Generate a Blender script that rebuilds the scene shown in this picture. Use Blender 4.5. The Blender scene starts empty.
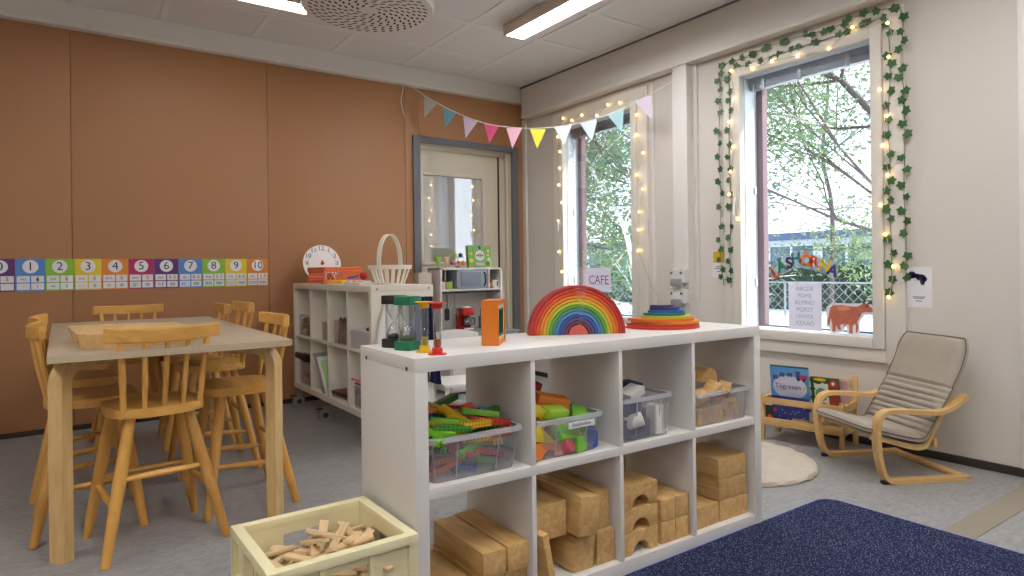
import bpy, bmesh, math, random
from mathutils import Vector, Matrix, Euler
R = random.Random(7)
PI = math.pi
scene = bpy.context.scene
COL = scene.collection

# ------------------------------------------------------------------ camera
FPX, YAW, ROLL, CY, CAMH = 644.4068, math.radians(35.05624), math.radians(-0.68826), 269.869, 1.0
FWD = Vector((math.sin(YAW), math.cos(YAW), 0))
_r0 = Vector((math.cos(YAW), -math.sin(YAW), 0)); _u0 = Vector((0, 0, 1))
RGT = _r0 * math.cos(ROLL) + _u0 * math.sin(ROLL)
UP = _u0 * math.cos(ROLL) - _r0 * math.sin(ROLL)
EYE = Vector((0, 0, CAMH))
cd = bpy.data.cameras.new('camera'); cam = bpy.data.objects.new('camera', cd); COL.objects.link(cam)
m = Matrix((RGT, UP, -FWD)).transposed().to_4x4(); m.translation = EYE
cam.matrix_world = m
cd.sensor_width = 36; cd.lens = FPX / 1024 * 36; cd.shift_y = (CY - 288) / 1024
cd.clip_start = 0.02; cd.clip_end = 200
scene.camera = cam

def ray(u, v): return FWD + RGT * ((u - 512) / FPX) + UP * ((CY - v) / FPX)
def at_z(u, v, z): d = ray(u, v); return EYE + d * ((z - CAMH) / d.z)
def at_x(u, v, x): d = ray(u, v); return EYE + d * (x / d.x)
def at_y(u, v, y): d = ray(u, v); return EYE + d * (y / d.y)
def at_plane(u, v, p, n): d = ray(u, v); return EYE + d * ((p - EYE).dot(n) / d.dot(n))

# ------------------------------------------------------------------ materials
def lin(c):
    out = []
    for x in c[:3]:
        x = x / 255
        out.append(x / 12.92 if x <= 0.04045 else ((x + 0.055) / 1.055) ** 2.4)
    return (*out, 1)
MATS = {}
def mat(name, col, rough=0.5, metal=0.0, var=0.0, vscale=8, bump=0.0, bscale=60, spec=0.5, emit=None, estr=0.0, stretch=None, trans=0.0, alpha=None):
    if name in MATS: return MATS[name]
    M = bpy.data.materials.new(name); M.use_nodes = True
    nt = M.node_tree; N = nt.nodes; L = nt.links
    b = N['Principled BSDF']
    b.inputs['Base Color'].default_value = lin(col)
    b.inputs['Roughness'].default_value = rough; b.inputs['Metallic'].default_value = metal
    b.inputs['Specular IOR Level'].default_value = spec
    if trans: b.inputs['Transmission Weight'].default_value = trans
    if emit:
        b.inputs['Emission Color'].default_value = lin(emit); b.inputs['Emission Strength'].default_value = estr
    if var or bump:
        tc = N.new('ShaderNodeTexCoord'); mp = N.new('ShaderNodeMapping')
        L.new(tc.outputs['Object'], mp.inputs[0])
        if stretch: mp.inputs['Scale'].default_value = stretch
    if var:
        n = N.new('ShaderNodeTexNoise'); n.inputs['Scale'].default_value = vscale; n.inputs['Detail'].default_value = 5
        L.new(mp.outputs[0], n.inputs['Vector'])
        r = N.new('ShaderNodeMixRGB'); a = lin(col)
        r.inputs[1].default_value = (*[x * (1 - var) for x in a[:3]], 1)
        r.inputs[2].default_value = (*[min(1, x * (1 + var)) for x in a[:3]], 1)
        L.new(n.outputs[0], r.inputs[0]); L.new(r.outputs[0], b.inputs['Base Color'])
    if bump:
        n2 = N.new('ShaderNodeTexNoise'); n2.inputs['Scale'].default_value = bscale
        L.new(mp.outputs[0], n2.inputs['Vector'])
        bp = N.new('ShaderNodeBump'); bp.inputs['Strength'].default_value = bump; bp.inputs['Distance'].default_value = 0.01
        L.new(n2.outputs[0], bp.inputs['Height']); L.new(bp.outputs[0], b.inputs['Normal'])
    MATS[name] = M
    return M
def wood(name, c1, c2, stretch=(3, 3, 40), rough=0.42, dist=1.5, scale=3.0, seedrand=True):
    if name in MATS: return MATS[name]
    M = bpy.data.materials.new(name); M.use_nodes = True
    nt = M.node_tree; N = nt.nodes; L = nt.links; b = N['Principled BSDF']
    tc = N.new('ShaderNodeTexCoord'); mp = N.new('ShaderNodeMapping'); mp.inputs['Scale'].default_value = stretch
    L.new(tc.outputs['Object'], mp.inputs[0])
    oi = N.new('ShaderNodeObjectInfo'); add = N.new('ShaderNodeVectorMath'); add.operation = 'ADD'
    sc = N.new('ShaderNodeMath'); sc.operation = 'MULTIPLY'; sc.inputs[1].default_value = 37.0
    L.new(oi.outputs['Random'], sc.inputs[0]); L.new(mp.outputs[0], add.inputs[0]); L.new(sc.outputs[0], add.inputs[1])
    w = N.new('ShaderNodeTexNoise'); w.inputs['Scale'].default_value = scale; w.inputs['Detail'].default_value = 4; w.inputs['Distortion'].default_value = dist
    L.new(add.outputs[0], w.inputs['Vector'])
    cr = N.new('ShaderNodeValToRGB'); cr.color_ramp.elements[0].position = 0.3; cr.color_ramp.elements[1].position = 0.7
    cr.color_ramp.elements[0].color = lin(c2); cr.color_ramp.elements[1].color = lin(c1)
    L.new(w.outputs[0], cr.inputs[0])
    hs = N.new('ShaderNodeHueSaturation')
    mr = N.new('ShaderNodeMapRange'); mr.inputs[3].default_value = 0.86; mr.inputs[4].default_value = 1.12
    L.new(oi.outputs['Random'], mr.inputs[0]); L.new(mr.outputs[0], hs.inputs['Value'])
    L.new(cr.outputs[0], hs.inputs['Color']); L.new(hs.outputs[0], b.inputs['Base Color'])
    b.inputs['Roughness'].default_value = rough
    MATS[name] = M
    return M
def clear(name, tint=(255, 255, 255), gloss=0.08, haze=0.0, hcol=(230, 232, 235), rough=0.05):
    """thin clear sheet: transparent + reflection + a little milky diffuse"""
    if name in MATS: return MATS[name]
    M = bpy.data.materials.new(name); M.use_nodes = True
    nt = M.node_tree; N = nt.nodes; L = nt.links; N.remove(N['Principled BSDF']); out = N['Material Output']
    t = N.new('ShaderNodeBsdfTransparent'); t.inputs[0].default_value = lin(tint)
    g = N.new('ShaderNodeBsdfGlossy'); g.inputs['Roughness'].default_value = rough
    d = N.new('ShaderNodeBsdfDiffuse'); d.inputs[0].default_value = lin(hcol)
    lw = N.new('ShaderNodeLayerWeight'); lw.inputs[0].default_value = 0.25
    mu = N.new('ShaderNodeMath'); mu.operation = 'MULTIPLY_ADD'; mu.inputs[1].default_value = 0.5; mu.inputs[2].default_value = gloss
    L.new(lw.outputs['Fresnel'], mu.inputs[0])
    m1 = N.new('ShaderNodeMixShader'); m1.inputs[0].default_value = haze
    L.new(t.outputs[0], m1.inputs[1]); L.new(d.outputs[0], m1.inputs[2])
    m2 = N.new('ShaderNodeMixShader'); L.new(mu.outputs[0], m2.inputs[0]); L.new(m1.outputs[0], m2.inputs[1]); L.new(g.outputs[0], m2.inputs[2])
    L.new(m2.outputs[0], out.inputs[0]); MATS[name] = M
    return M
def emis(name, col, s):
    if name in MATS: return MATS[name]
    M = bpy.data.materials.new(name); M.use_nodes = True
    N = M.node_tree.nodes; N.remove(N['Principled BSDF']); e = N.new('ShaderNodeEmission')
    e.inputs[0].default_value = lin(col); e.inputs[1].default_value = s
    M.node_tree.links.new(e.outputs[0], N['Material Output'].inputs[0]); MATS[name] = M
    return M

# ------------------------------------------------------------------ mesh builder
def rotm(rx=0, ry=0, rz=0): return Euler((rx, ry, rz)).to_matrix()
class MB:
    def __init__(s): s.bm = bmesh.new(); s.mi = 0
    def _mark(s, faces):
        for f in faces: f.material_index = s.mi
    def box(s, c, d, rot=None, bev=0.0, taper=1.0):
        """box centre c, size d; taper scales the bottom outline"""
        vs = []
        for z in (-.5, .5):
            k = taper if z < 0 else 1
            for x, y in ((-.5, -.5), (.5, -.5), (.5, .5), (-.5, .5)):
                p = Vector((x * d[0] * k, y * d[1] * k, z * d[2]))
                if rot is not None: p = rot @ p
                vs.append(s.bm.verts.new(p + Vector(c)))
        F = [s.bm.faces.new([vs[i] for i in q]) for q in ((3, 2, 1, 0), (4, 5, 6, 7), (0, 1, 5, 4), (1, 2, 6, 5), (2, 3, 7, 6), (3, 0, 4, 7))]
        s._mark(F)
        if bev:
            E = list({e for f in F for e in f.edges})
            r = bmesh.ops.bevel(s.bm, geom=E, offset=bev, segments=2, affect='EDGES', profile=0.6)
            s._mark(r['faces'])
        return s
    def b2(s, lo, hi, bev=0.0):
        lo = Vector(lo); hi = Vector(hi)
        return s.box((lo + hi) / 2, hi - lo, bev=bev)
    def cyl(s, a, b, ra, rb=None, n=12, caps=True):
        a = Vector(a); b = Vector(b); rb = ra if rb is None else rb
        return s.tube([a, b], [ra, rb], n, caps)
    def tube(s, pts, rad, n=8, caps=True, closed=False):
        pts = [Vector(p) for p in pts]
        if not isinstance(rad, (list, tuple)): rad = [rad] * len(pts)
        rings = []; prev = None
        for i, p in enumerate(pts):
            if closed: t = pts[(i + 1) % len(pts)] - pts[i - 1]
            else: t = pts[min(i + 1, len(pts) - 1)] - pts[max(i - 1, 0)]
            t.normalize()
            if prev is None:
                x = t.orthogonal().normalized()
            else:
                x = (prev - t * prev.dot(t))
                x = x.normalized() if x.length > 1e-6 else t.orthogonal().normalized()
            prev = x; y = t.cross(x)
            rings.append([s.bm.verts.new(p + (x * math.cos(2 * PI * k / n) + y * math.sin(2 * PI * k / n)) * rad[i]) for k in range(n)])
        F = []
        for i in range(len(rings) - (0 if closed else 1)):
            A, B = rings[i], rings[(i + 1) % len(rings)]
            for k in range(n):
                F.append(s.bm.faces.new((A[k], A[(k + 1) % n], B[(k + 1) % n], B[k])))
        if caps and not closed:
            F.append(s.bm.faces.new(rings[0][::-1])); F.append(s.bm.faces.new(rings[-1]))
        s._mark(F); return s
    def lathe(s, prof, n=24, c=(0, 0, 0), caps=True):
        """profile of (radius, z)"""
        c = Vector(c); rings = []
        for r, z in prof:
            rings.append([s.bm.verts.new(c + Vector((r * math.cos(2 * PI * k / n), r * math.sin(2 * PI * k / n), z))) for k in range(n)])
        F = []
        for A, B in zip(rings, rings[1:]):
            for k in range(n): F.append(s.bm.faces.new((A[k], A[(k + 1) % n], B[(k + 1) % n], B[k])))
        if caps:
            F.append(s.bm.faces.new(rings[0][::-1])); F.append(s.bm.faces.new(rings[-1]))
        s._mark(F); return s
    def prism(s, poly, h, o=(0, 0, 0), X=(1, 0, 0), Y=(0, 1, 0), bev=0.0):
        """closed 2d outline in the plane (X, Y) at o, extruded h along X x Y"""
        o = Vector(o); X = Vector(X).normalized(); Y = Vector(Y).normalized(); Z = X.cross(Y)
        A = [s.bm.verts.new(o + X * p[0] + Y * p[1]) for p in poly]
        B = [s.bm.verts.new(o + X * p[0] + Y * p[1] + Z * h) for p in poly]
        n = len(poly)
        F = [s.bm.faces.new(A[::-1]), s.bm.faces.new(B)]
        for k in range(n): F.append(s.bm.faces.new((A[k], A[(k + 1) % n], B[(k + 1) % n], B[k])))
        s._mark(F)
        if bev:
            E = list({e for f in F[:2] for e in f.edges})
            r = bmesh.ops.bevel(s.bm, geom=E, offset=bev, segments=2, affect='EDGES', profile=0.6); s._mark(r['faces'])
        return s
    def ribbon(s, pts, w, th, nrm):
        """flat bar swept along pts; w along the fixed direction nrm, thickness th in the path plane"""
        pts = [Vector(p) for p in pts]; nrm = Vector(nrm).normalized(); rings = []
        for i, p in enumerate(pts):
            t = (pts[min(i + 1, len(pts) - 1)] - pts[max(i - 1, 0)]).normalized(); q = nrm.cross(t).normalized()
            a = nrm * w / 2; b = q * th / 2
            rings.append([s.bm.verts.new(p + v) for v in (-a - b, a - b, a + b, -a + b)])
        F = []
        for A, B in zip(rings, rings[1:]):
            for k in range(4): F.append(s.bm.faces.new((A[k], A[(k + 1) % 4], B[(k + 1) % 4], B[k])))
        F.append(s.bm.faces.new(rings[0][::-1])); F.append(s.bm.faces.new(rings[-1]))
        s._mark(F); return s
    def face(s, pts):
        f = s.bm.faces.new([s.bm.verts.new(Vector(p)) for p in pts]); f.material_index = s.mi; return s
    def ball(s, c, r, sc=(1, 1, 1), u=12, v=8):
        mtx = Matrix.Translation(Vector(c)) @ Matrix.Diagonal((*[r * x for x in sc], 1))
        g = bmesh.ops.create_uvsphere(s.bm, u_segments=u, v_segments=v, radius=1, matrix=mtx)
        s._mark({f for x in g['verts'] for f in x.link_faces}); return s
    def build(s, name, mats, parent=None, loc=None, rz=0, rot=None, smooth=32):
        bmesh.ops.recalc_face_normals(s.bm, faces=s.bm.faces)
        if smooth:
            for f in s.bm.faces: f.smooth = True
            a = math.radians(smooth)
            for e in s.bm.edges:
                if len(e.link_faces) != 2 or e.calc_face_angle(9) > a: e.smooth = False
        me = bpy.data.meshes.new(name); s.bm.to_mesh(me); s.bm.free()
        for M in (mats if isinstance(mats, (list, tuple)) else [mats]): me.materials.append(M)
        o = bpy.data.objects.new(name, me); COL.objects.link(o)
        if parent: o.parent = parent
        if loc is not None: o.location = loc
        if rot is not None: o.rotation_euler = rot
        elif rz: o.rotation_euler = (0, 0, rz)
        return o
def tag(o, label=None, cat=None, group=None, kind=None):
    if label: o['label'] = label
    if cat: o['category'] = cat
    if group: o['group'] = group
    if kind: o['kind'] = kind
    return o
def thing(name, label, cat, loc=(0, 0, 0), rz=0, group=None, rot=None):
    o = bpy.data.objects.new(name, None); COL.objects.link(o); o.empty_display_size = 0.05
    o.location = loc; o.rotation_euler = rot if rot is not None else (0, 0, rz)
    return tag(o, label, cat, group)
def struct(name, mb, M): return tag(mb.build(name, M), kind='structure')
def kids(o): return [c for c in COL.objects if c.parent == o]
def dup(o, loc=None, rz=None, label=None, parent=None, rot=None, group=None):
    c = o.copy(); COL.objects.link(c)
    if loc is not None: c.location = loc
    if rz is not None: c.rotation_euler = (0, 0, rz)
    if rot is not None: c.rotation_euler = rot
    if label: c['label'] = label
    if group: c['group'] = group
    if parent: c.parent = parent
    for k in kids(o): dup(k, parent=c)
    return c
def textmesh(txt, size, o, X, Y, M, name, parent=None, depth=0.0015, align='CENTER', bold=0.0):
    """lettering as a mesh lying in the plane (X, Y) at o"""
    cu = bpy.data.curves.new('lettering', 'FONT'); cu.body = txt; cu.size = size; cu.align_x = align; cu.align_y = 'CENTER'
    cu.extrude = depth / 2; cu.offset = bold; cu.resolution_u = 3
    t = bpy.data.objects.new('lettering', cu); COL.objects.link(t)
    dg = bpy.context.evaluated_depsgraph_get(); me = bpy.data.meshes.new_from_object(t.evaluated_get(dg))
    bpy.data.objects.remove(t); bpy.data.curves.remove(cu)
    X = Vector(X).normalized(); Y = Vector(Y).normalized(); Z = X.cross(Y)
    mt = Matrix((X, Y, Z)).transposed().to_4x4(); mt.translation = Vector(o)
    me.transform(mt); me.materials.clear(); me.materials.append(M); me.name = name
    ob = bpy.data.objects.new(name, me); COL.objects.link(ob)
    if parent: ob.parent = parent
    return ob
def arc(cx, cy, r, a0, a1, n):
    return [(cx + r * math.cos(a0 + (a1 - a0) * i / n), cy + r * math.sin(a0 + (a1 - a0) * i / n)) for i in range(n + 1)]
def rrect(w, h, r, n=4):
    p = []
    for cx, cy, a in ((w / 2 - r, h / 2 - r, 0), (-w / 2 + r, h / 2 - r, PI / 2), (-w / 2 + r, -h / 2 + r, PI), (w / 2 - r, -h / 2 + r, 1.5 * PI)):
        p += arc(cx, cy, r, a, a + PI / 2, n)
    return p
def curve3(pts, n=6):
    """Catmull-Rom through points"""
    P = [Vector(p) for p in pts]; P = [P[0] * 2 - P[1]] + P + [P[-1] * 2 - P[-2]]; out = []
    for i in range(1, len(P) - 2):
        for k in range(n):
            t = k / n; a, b, c, d = P[i - 1:i + 3]
            out.append(0.5 * ((2 * b) + (c - a) * t + (2 * a - 5 * b + 4 * c - d) * t * t + (3 * b - a - 3 * c + d) * t ** 3))
    return out + [P[-2]]

# shared materials
WHITE = mat('white_lacquer', (226, 222, 216), 0.4, var=0.02, vscale=3)
WHITEP = mat('white_paint', (226, 221, 213), 0.5)
CREAMW = mat('cream_window_paint', (226, 220, 209), 0.45)
WALLB = mat('beige_wall_paint', (216, 208, 198), 0.75, var=0.02, vscale=2, bump=0.02, bscale=200)
PAPER = mat('white_paper', (232, 230, 232), 0.7)
BLACK = mat('black_plastic', (28, 26, 26), 0.35)
DARKT = mat('dark_print', (60, 58, 62), 0.6)
STEEL = mat('brushed_steel', (170, 168, 165), 0.3, metal=0.9)
def flat(name, c, r=0.5, **k): return mat(name, c, r, **k)
RED = flat('red_paint', (196, 42, 36)); ORANGE = flat('orange_paint', (226, 110, 24)); YELLOW = flat('yellow_paint', (236, 196, 32))
GREEN = flat('green_paint', (70, 150, 46)); LIME = flat('lime_paint', (150, 196, 50)); BLUE = flat('blue_paint', (44, 104, 180))
TEAL = flat('teal_paint', (54, 126, 128)); NAVY = flat('navy_paint', (34, 38, 78)); PURPLE = flat('purple_paint', (92, 52, 112)); PINK = flat('pink_paint', (222, 130, 150))
BIRCH = wood('golden_lacquered_birch', (222, 178, 108), (200, 153, 84), (6, 6, 1.2), 0.35)
PALEW = wood('pale_birch_ply', (226, 190, 132), (208, 168, 108), (8, 8, 1.5), 0.42)
BLOCKW = wood('hardwood_block', (226, 188, 126), (200, 156, 94), (14, 1.6, 14), 0.5, scale=2.2)
PLANKW = wood('raw_pine_plank', (230, 202, 158), (212, 178, 130), (3, 14, 14), 0.6)
# ================================================================== room shell
XW, YW, XL, YF, ZC = 3.69, 5.034, -2.3, -3.2, 2.735
# floor: speckled grey sheet vinyl
def floor_mat():
    M = mat('grey_sheet_vinyl', (158, 157, 155), 0.42, var=0.10, vscale=5, spec=0.45)
    nt = M.node_tree; N = nt.nodes; L = nt.links; b = N['Principled BSDF']
    tc = N.new('ShaderNodeTexCoord'); n = N.new('ShaderNodeTexNoise'); n.inputs['Scale'].default_value = 24; n.inputs['Detail'].default_value = 8; n.inputs['Distortion'].default_value = 1.2
    mp = N.new('ShaderNodeMapping'); mp.inputs['Scale'].default_value = (1, 2.2, 1); L.new(tc.outputs['Object'], mp.inputs[0]); L.new(mp.outputs[0], n.inputs['Vector'])
    cr = N.new('ShaderNodeValToRGB'); cr.color_ramp.elements[0].position = 0.3; cr.color_ramp.elements[1].position = 0.65
    cr.color_ramp.elements[0].color = (0.74, 0.74, 0.75, 1); cr.color_ramp.elements[1].color = (1.05, 1.05, 1.05, 1)
    mx = N.new('ShaderNodeMixRGB'); mx.blend_type = 'MULTIPLY'; mx.inputs[0].default_value = 1
    src = b.inputs['Base Color'].links[0].from_socket
    L.new(n.outputs[0], cr.inputs[0]); L.new(src, mx.inputs[1]); L.new(cr.outputs[0], mx.inputs[2]); L.new(mx.outputs[0], b.inputs['Base Color'])
    return M
struct('floor', MB().b2((XL - .2, YF - .2, -0.1), (XW + .2, YW + .4, 0)), floor_mat())
def ceil_mat():
    M = mat('perforated_ceiling_tile', (234, 231, 228), 0.85)
    nt = M.node_tree; N = nt.nodes; L = nt.links; b = N['Principled BSDF']
    tc = N.new('ShaderNodeTexCoord'); v = N.new('ShaderNodeTexVoronoi'); v.inputs['Scale'].default_value = 55; v.inputs['Randomness'].default_value = 0
    L.new(tc.outputs['Object'], v.inputs['Vector'])
    cr = N.new('ShaderNodeValToRGB'); cr.color_ramp.elements[0].position = 0.16; cr.color_ramp.elements[1].position = 0.24
    cr.color_ramp.elements[0].color = (0.34, 0.33, 0.32, 1); cr.color_ramp.elements[1].color = lin((226, 222, 218))
    L.new(v.outputs['Distance'], cr.inputs[0]); L.new(cr.outputs[0], b.inputs['Base Color']); return M
struct('ceiling', MB().b2((XL - .2, YF - .2, ZC), (XW + .2, YW + .2, ZC + .1)), ceil_mat())
g = MB()
for x in (-1.82, -1.22, -.62, -.02, .58, 1.18, 1.78, 2.38, 2.98, 3.58): g.b2((x - .022, YF, ZC - .004), (x + .022, 4.96, ZC + .01))
for k in range(13): y = 4.46 - .6 * k; g.b2((XL, y - .022, ZC - .0045), (3.61, y + .022, ZC + .01))
struct('trim_1', g, mat('ceiling_grid_white', (232, 228, 224), 0.7))
# orange back wall, panels with thin joints, door opening
def orange():
    M = mat('terracotta_wall_panel', (172, 122, 82), 0.5, var=0.03, vscale=1.2)
    return M
OW = orange(); DX0, DX1, DZ = 2.56, 3.54, 2.115
w = MB(); seams = [-2.31, -1.16, .067, 1.292, 2.43]
xs = [XL - .2] + seams[1:] + [DX0]
for a, b in zip(xs, xs[1:]): w.b2((a + .0012, YW, 0), (b - .0012, YW + .2, ZC), bev=0.003)
w.b2((DX0 + .0, YW, DZ), (DX1, YW + .2, ZC)); w.b2((DX1, YW, 0), (XW + .0, YW + .2, ZC))
struct('wall_back', w, OW)
struct('trim_2', MB().b2((XL, YW + .012, 0), (DX0, YW + .05, ZC)), mat('wall_joint', (120, 80, 50), 0.8))
# right wall with two window openings
WIN = [(3.585, 4.415), (1.765, 2.595)]; GZ0, GZ1 = .602, 2.25
w = MB(); T = .24; e = .012
ys = [YF - .2, WIN[1][0] - e, WIN[1][1] + e, WIN[0][0] - e, WIN[0][1] + e, YW + .2]
for i in (0, 2, 4): w.b2((XW, ys[i], 0), (XW + T, ys[i + 1], ZC))
for i in (1, 3):
    w.b2((XW, ys[i], 0), (XW + T, ys[i + 1], GZ0 - e)); w.b2((XW, ys[i], GZ1 + e), (XW + T, ys[i + 1], ZC))
struct('wall_right', w, WALLB)
struct('wall_left', MB().b2((XL - .2, YF - .2, 0), (XL, YW + .2, ZC)), WALLB)
struct('wall_front', MB().b2((XL - .2, YF - .2, 0), (XW + .2, YF, ZC)), WALLB)
# boxed beams under the ceiling
struct('trim_3', MB().b2((XL, 4.965, 2.583), (XW, YW + .02, ZC), bev=.004).b2((XL, 4.95, 2.578), (XW, 4.975, 2.60), bev=.003), WHITEP)
bm_ = MB().b2((3.61, YF, 2.45), (XW + .02, 4.962, 2.722), bev=.004).b2((3.595, YF, 2.432), (XW, 4.95, 2.462), bev=.006)
for y in (4.86, 3.76, 2.5): bm_.b2((3.6085, y - .012, 2.462), (3.62, y + .012, 2.72))
struct('trim_4', bm_, WHITEP)
struct('trim_5', MB().b2((3.60, 4.55, 2.718), (3.64, 4.96, 2.735)).b2((3.60, YF, 2.72), (3.66, 4.96, 2.74)), mat('shadow_gap_grey', (120, 112, 104), 0.8))
# vertical duct, corner bead and wall battens
struct('trim_6', MB().b2((3.605, 2.985, .0), (XW + .02, 3.115, 2.44), bev=.004).b2((3.675, 2.955, 0), (XW + .02, 2.99, 2.44), bev=.002), WHITE)
struct('trim_7', MB().b2((3.668, 4.98, 0), (XW + .01, YW, 2.44), bev=.003).b2((3.68, 3.36, 0), (XW + .01, 3.385, 2.44)).b2((3.68, 1.075, 0), (XW + .01, 1.105, 2.44), bev=.003), WHITEP)
BASEB = mat('dark_brown_skirting', (52, 44, 40), 0.5)
struct('baseboard_back', MB().b2((XL, YW - .012, 0), (2.497, YW + .01, .032), bev=.002).b2((3.608, YW - .012, 0), (XW, YW + .01, .032), bev=.002), BASEB)
struct('baseboard_right', MB().b2((XW - .014, YF, 0), (XW + .01, 2.985, .04), bev=.002).b2((XW - .014, 3.12, 0), (XW + .01, YW, .04), bev=.002), BASEB)
struct('trim_8', MB().b2((2.2, .957, -.01), (XW, 1.058, .003), bev=.001).b2((2.2, 1.058, -.01), (XW, 1.063, .0015)), mat('floor_joint_strip', (150, 140, 124), 0.45, var=.06, vscale=30))
# ------------------------------------------------------------------ windows
GLASS = clear('window_glass', (250, 252, 255), 0.01, rough=0.0)
OUTW = mat('brown_outer_sash', (120, 98, 100), 0.5); REV = mat('white_reveal', (226, 232, 236), 0.45); BLIND = mat('grey_blind', (150, 152, 156), 0.35, metal=.4)
def frame(mb, x0, x1, y0, y1, z0, z1, Y0, Y1, Z0, Z1, bev=.003):
    """rectangular ring in a wall plane: inner y0..y1 z0..z1, outer Y0..Y1 Z0..Z1"""
    mb.b2((x0, Y0, Z0), (x1, y0, Z1), bev); mb.b2((x0, y1, Z0), (x1, Y1, Z1), bev)
    mb.b2((x0, y0, Z0), (x1, y1, z0), bev); mb.b2((x0, y0, z1), (x1, y1, Z1), bev); return mb
for i, (y0, y1) in enumerate(WIN):
    W = thing('window_%d' % (i + 1), None, None, (XW, (y0 + y1) / 2, 0)); W['kind'] = 'structure'
    o = Vector((XW, (y0 + y1) / 2, 0)); yy = (y1 - y0) / 2
    mb = MB(); frame(mb, -.022, .01, -yy - .063, yy + .066, .538, 2.315, -yy - .165, yy + .138, .468, 2.392)
    mb.build('window_trim', CREAMW, W)
    mb = MB(); frame(mb, -.034, .03, -yy, yy, GZ0, GZ1, -yy - .06, yy + .062, .542, 2.312, .005)
    mb.build('sash', CREAMW, W)
    mb = MB(); frame(mb, .02, .20, -yy + .004, yy - .004, GZ0 + .004, GZ1 - .004, -yy - .008, yy + .008, GZ0 - .008, GZ1 + .008, 0)
    mb.build('reveal_lining', REV, W)
    mb = MB(); frame(mb, .145, .20, -yy + .065, yy - .05, GZ0 + .012, GZ1 - .012, -yy + .003, yy - .003, GZ0 + .003, GZ1 - .003, .004)
    mb.build('outer_sash', OUTW, W)
    MB().b2((.012, -yy - .004, GZ0 - .004), (.016, yy + .004, GZ1 + .004)).build('pane', GLASS, W)
    mb = MB(); mb.b2((.06, -yy + .01, 2.205), (.115, yy - .01, 2.246), .004)
    for k in range(7): mb.b2((.062, -yy + .012, 2.165 + k * .0055), (.112, yy - .012, 2.168 + k * .0055))
    for y in (-.25, .05, .3): mb.b2((.055, y - .012, 2.155), (.06, y + .012, 2.235))
    mb.build('folded_blind', BLIND, W)
    mb = MB().cyl((.05, yy - .05, .66), (.05, yy - .05, 2.2), .003, n=6)
    for z in (.9, 1.5): mb.box((.05, yy - .05, z), (.012, .02, .05), bev=.003)
    mb.build('blind_cord', WHITE, W)
    mb = MB().box((-.04, yy + .03, 1.42), (.012, .022, .075), bev=.004).tube([(-.05, yy + .03, 1.43), (-.065, yy + .03, 1.43), (-.065, yy + .03, 1.34)], .006, 6)
    mb.build('window_handle', WHITE, W)
# ------------------------------------------------------------------ door
GREYP = mat('grey_door_casing', (104, 106, 112), 0.5); DOORP = mat('cream_door_paint', (222, 212, 192), 0.45)
D = thing('door_1', None, None, (0, 0, 0)); D['kind'] = 'structure'; YD = 5.165
mb = MB().b2((2.497, YW - .024, 0), (DX0 + .004, YW + .01, 2.172), bev=.004).b2((DX1 - .004, YW - .024, 0), (3.608, YW + .01, 2.172), bev=.004).b2((DX0, YW - .023, DZ - .002), (DX1, YW + .01, 2.171), bev=.004)
mb.build('casing', GREYP, D)
mb = MB().b2((DX0 - .03, YW, 0), (DX0 + .002, YD + .1, DZ + .03)).b2((DX1 - .002, YW, 0), (DX1 + .03, YD + .1, DZ + .03)).b2((DX0, YW, DZ - .002), (DX1, YD + .1, DZ + .03))
mb.b2((DX0, YD - .03, DZ - .03), (DX1, YD, DZ)); mb.b2((DX1 - .058, YD - .004, 0), (DX1 - .001, YD + .05, DZ)).b2((DX1 - .02, YD - .07, 0), (DX1 - .001, YD - .055, DZ)).build('door_jamb', DOORP, D)
lf = MB(); gx0, gx1, gz0, gz1 = 2.66, 3.285, 1.08, 1.862
lf.b2((DX0 + .004, YD, 0.01), (gx0, YD + .045, DZ - .02)); lf.b2((gx1, YD, .01), (DX1 - .075, YD + .045, DZ - .02)); lf.b2((gx0, YD, .01), (gx1, YD + .045, gz0)); lf.b2((gx0, YD, gz1), (gx1, YD + .045, DZ - .02))
for a in ((gx0 - .03, gz0 - .03, gx0, gz1 + .03), (gx1, gz0 - .03, gx1 + .03, gz1 + .03), (gx0, gz0 - .03, gx1, gz0), (gx0, gz1, gx1, gz1 + .03)): lf.b2((a[0], YD - .012, a[1]), (a[2], YD + .01, a[3]), bev=.003)
lf = lf.build('door_leaf', DOORP, D)
MB().b2((DX1 - .076, YD - .004, .01), (DX1 - .058, YD + .04, DZ - .02)).build('seal', BLACK, D)
dg = bpy.data.materials.new('door_glass'); dg.use_nodes = True; b = dg.node_tree.nodes['Principled BSDF']
b.inputs['Base Color'].default_value = lin((196, 194, 190)); b.inputs['Roughness'].default_value = 0.0; b.inputs['Metallic'].default_value = 0.0; b.inputs['Specular IOR Level'].default_value = 1.0; b.inputs['IOR'].default_value = 2.6
b.inputs['Coat Weight'].default_value = 0.0
MB().b2((gx0 - .002, YD + .02, gz0 - .002), (gx1 + .002, YD + .026, gz1 + .002)).build('glass_pane', dg, lf)
MB().b2((DX0 - .03, YD + .06, 0), (DX1 + .03, YD + .09, DZ + .03)).build('door_backing', WHITEP, D)
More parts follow.
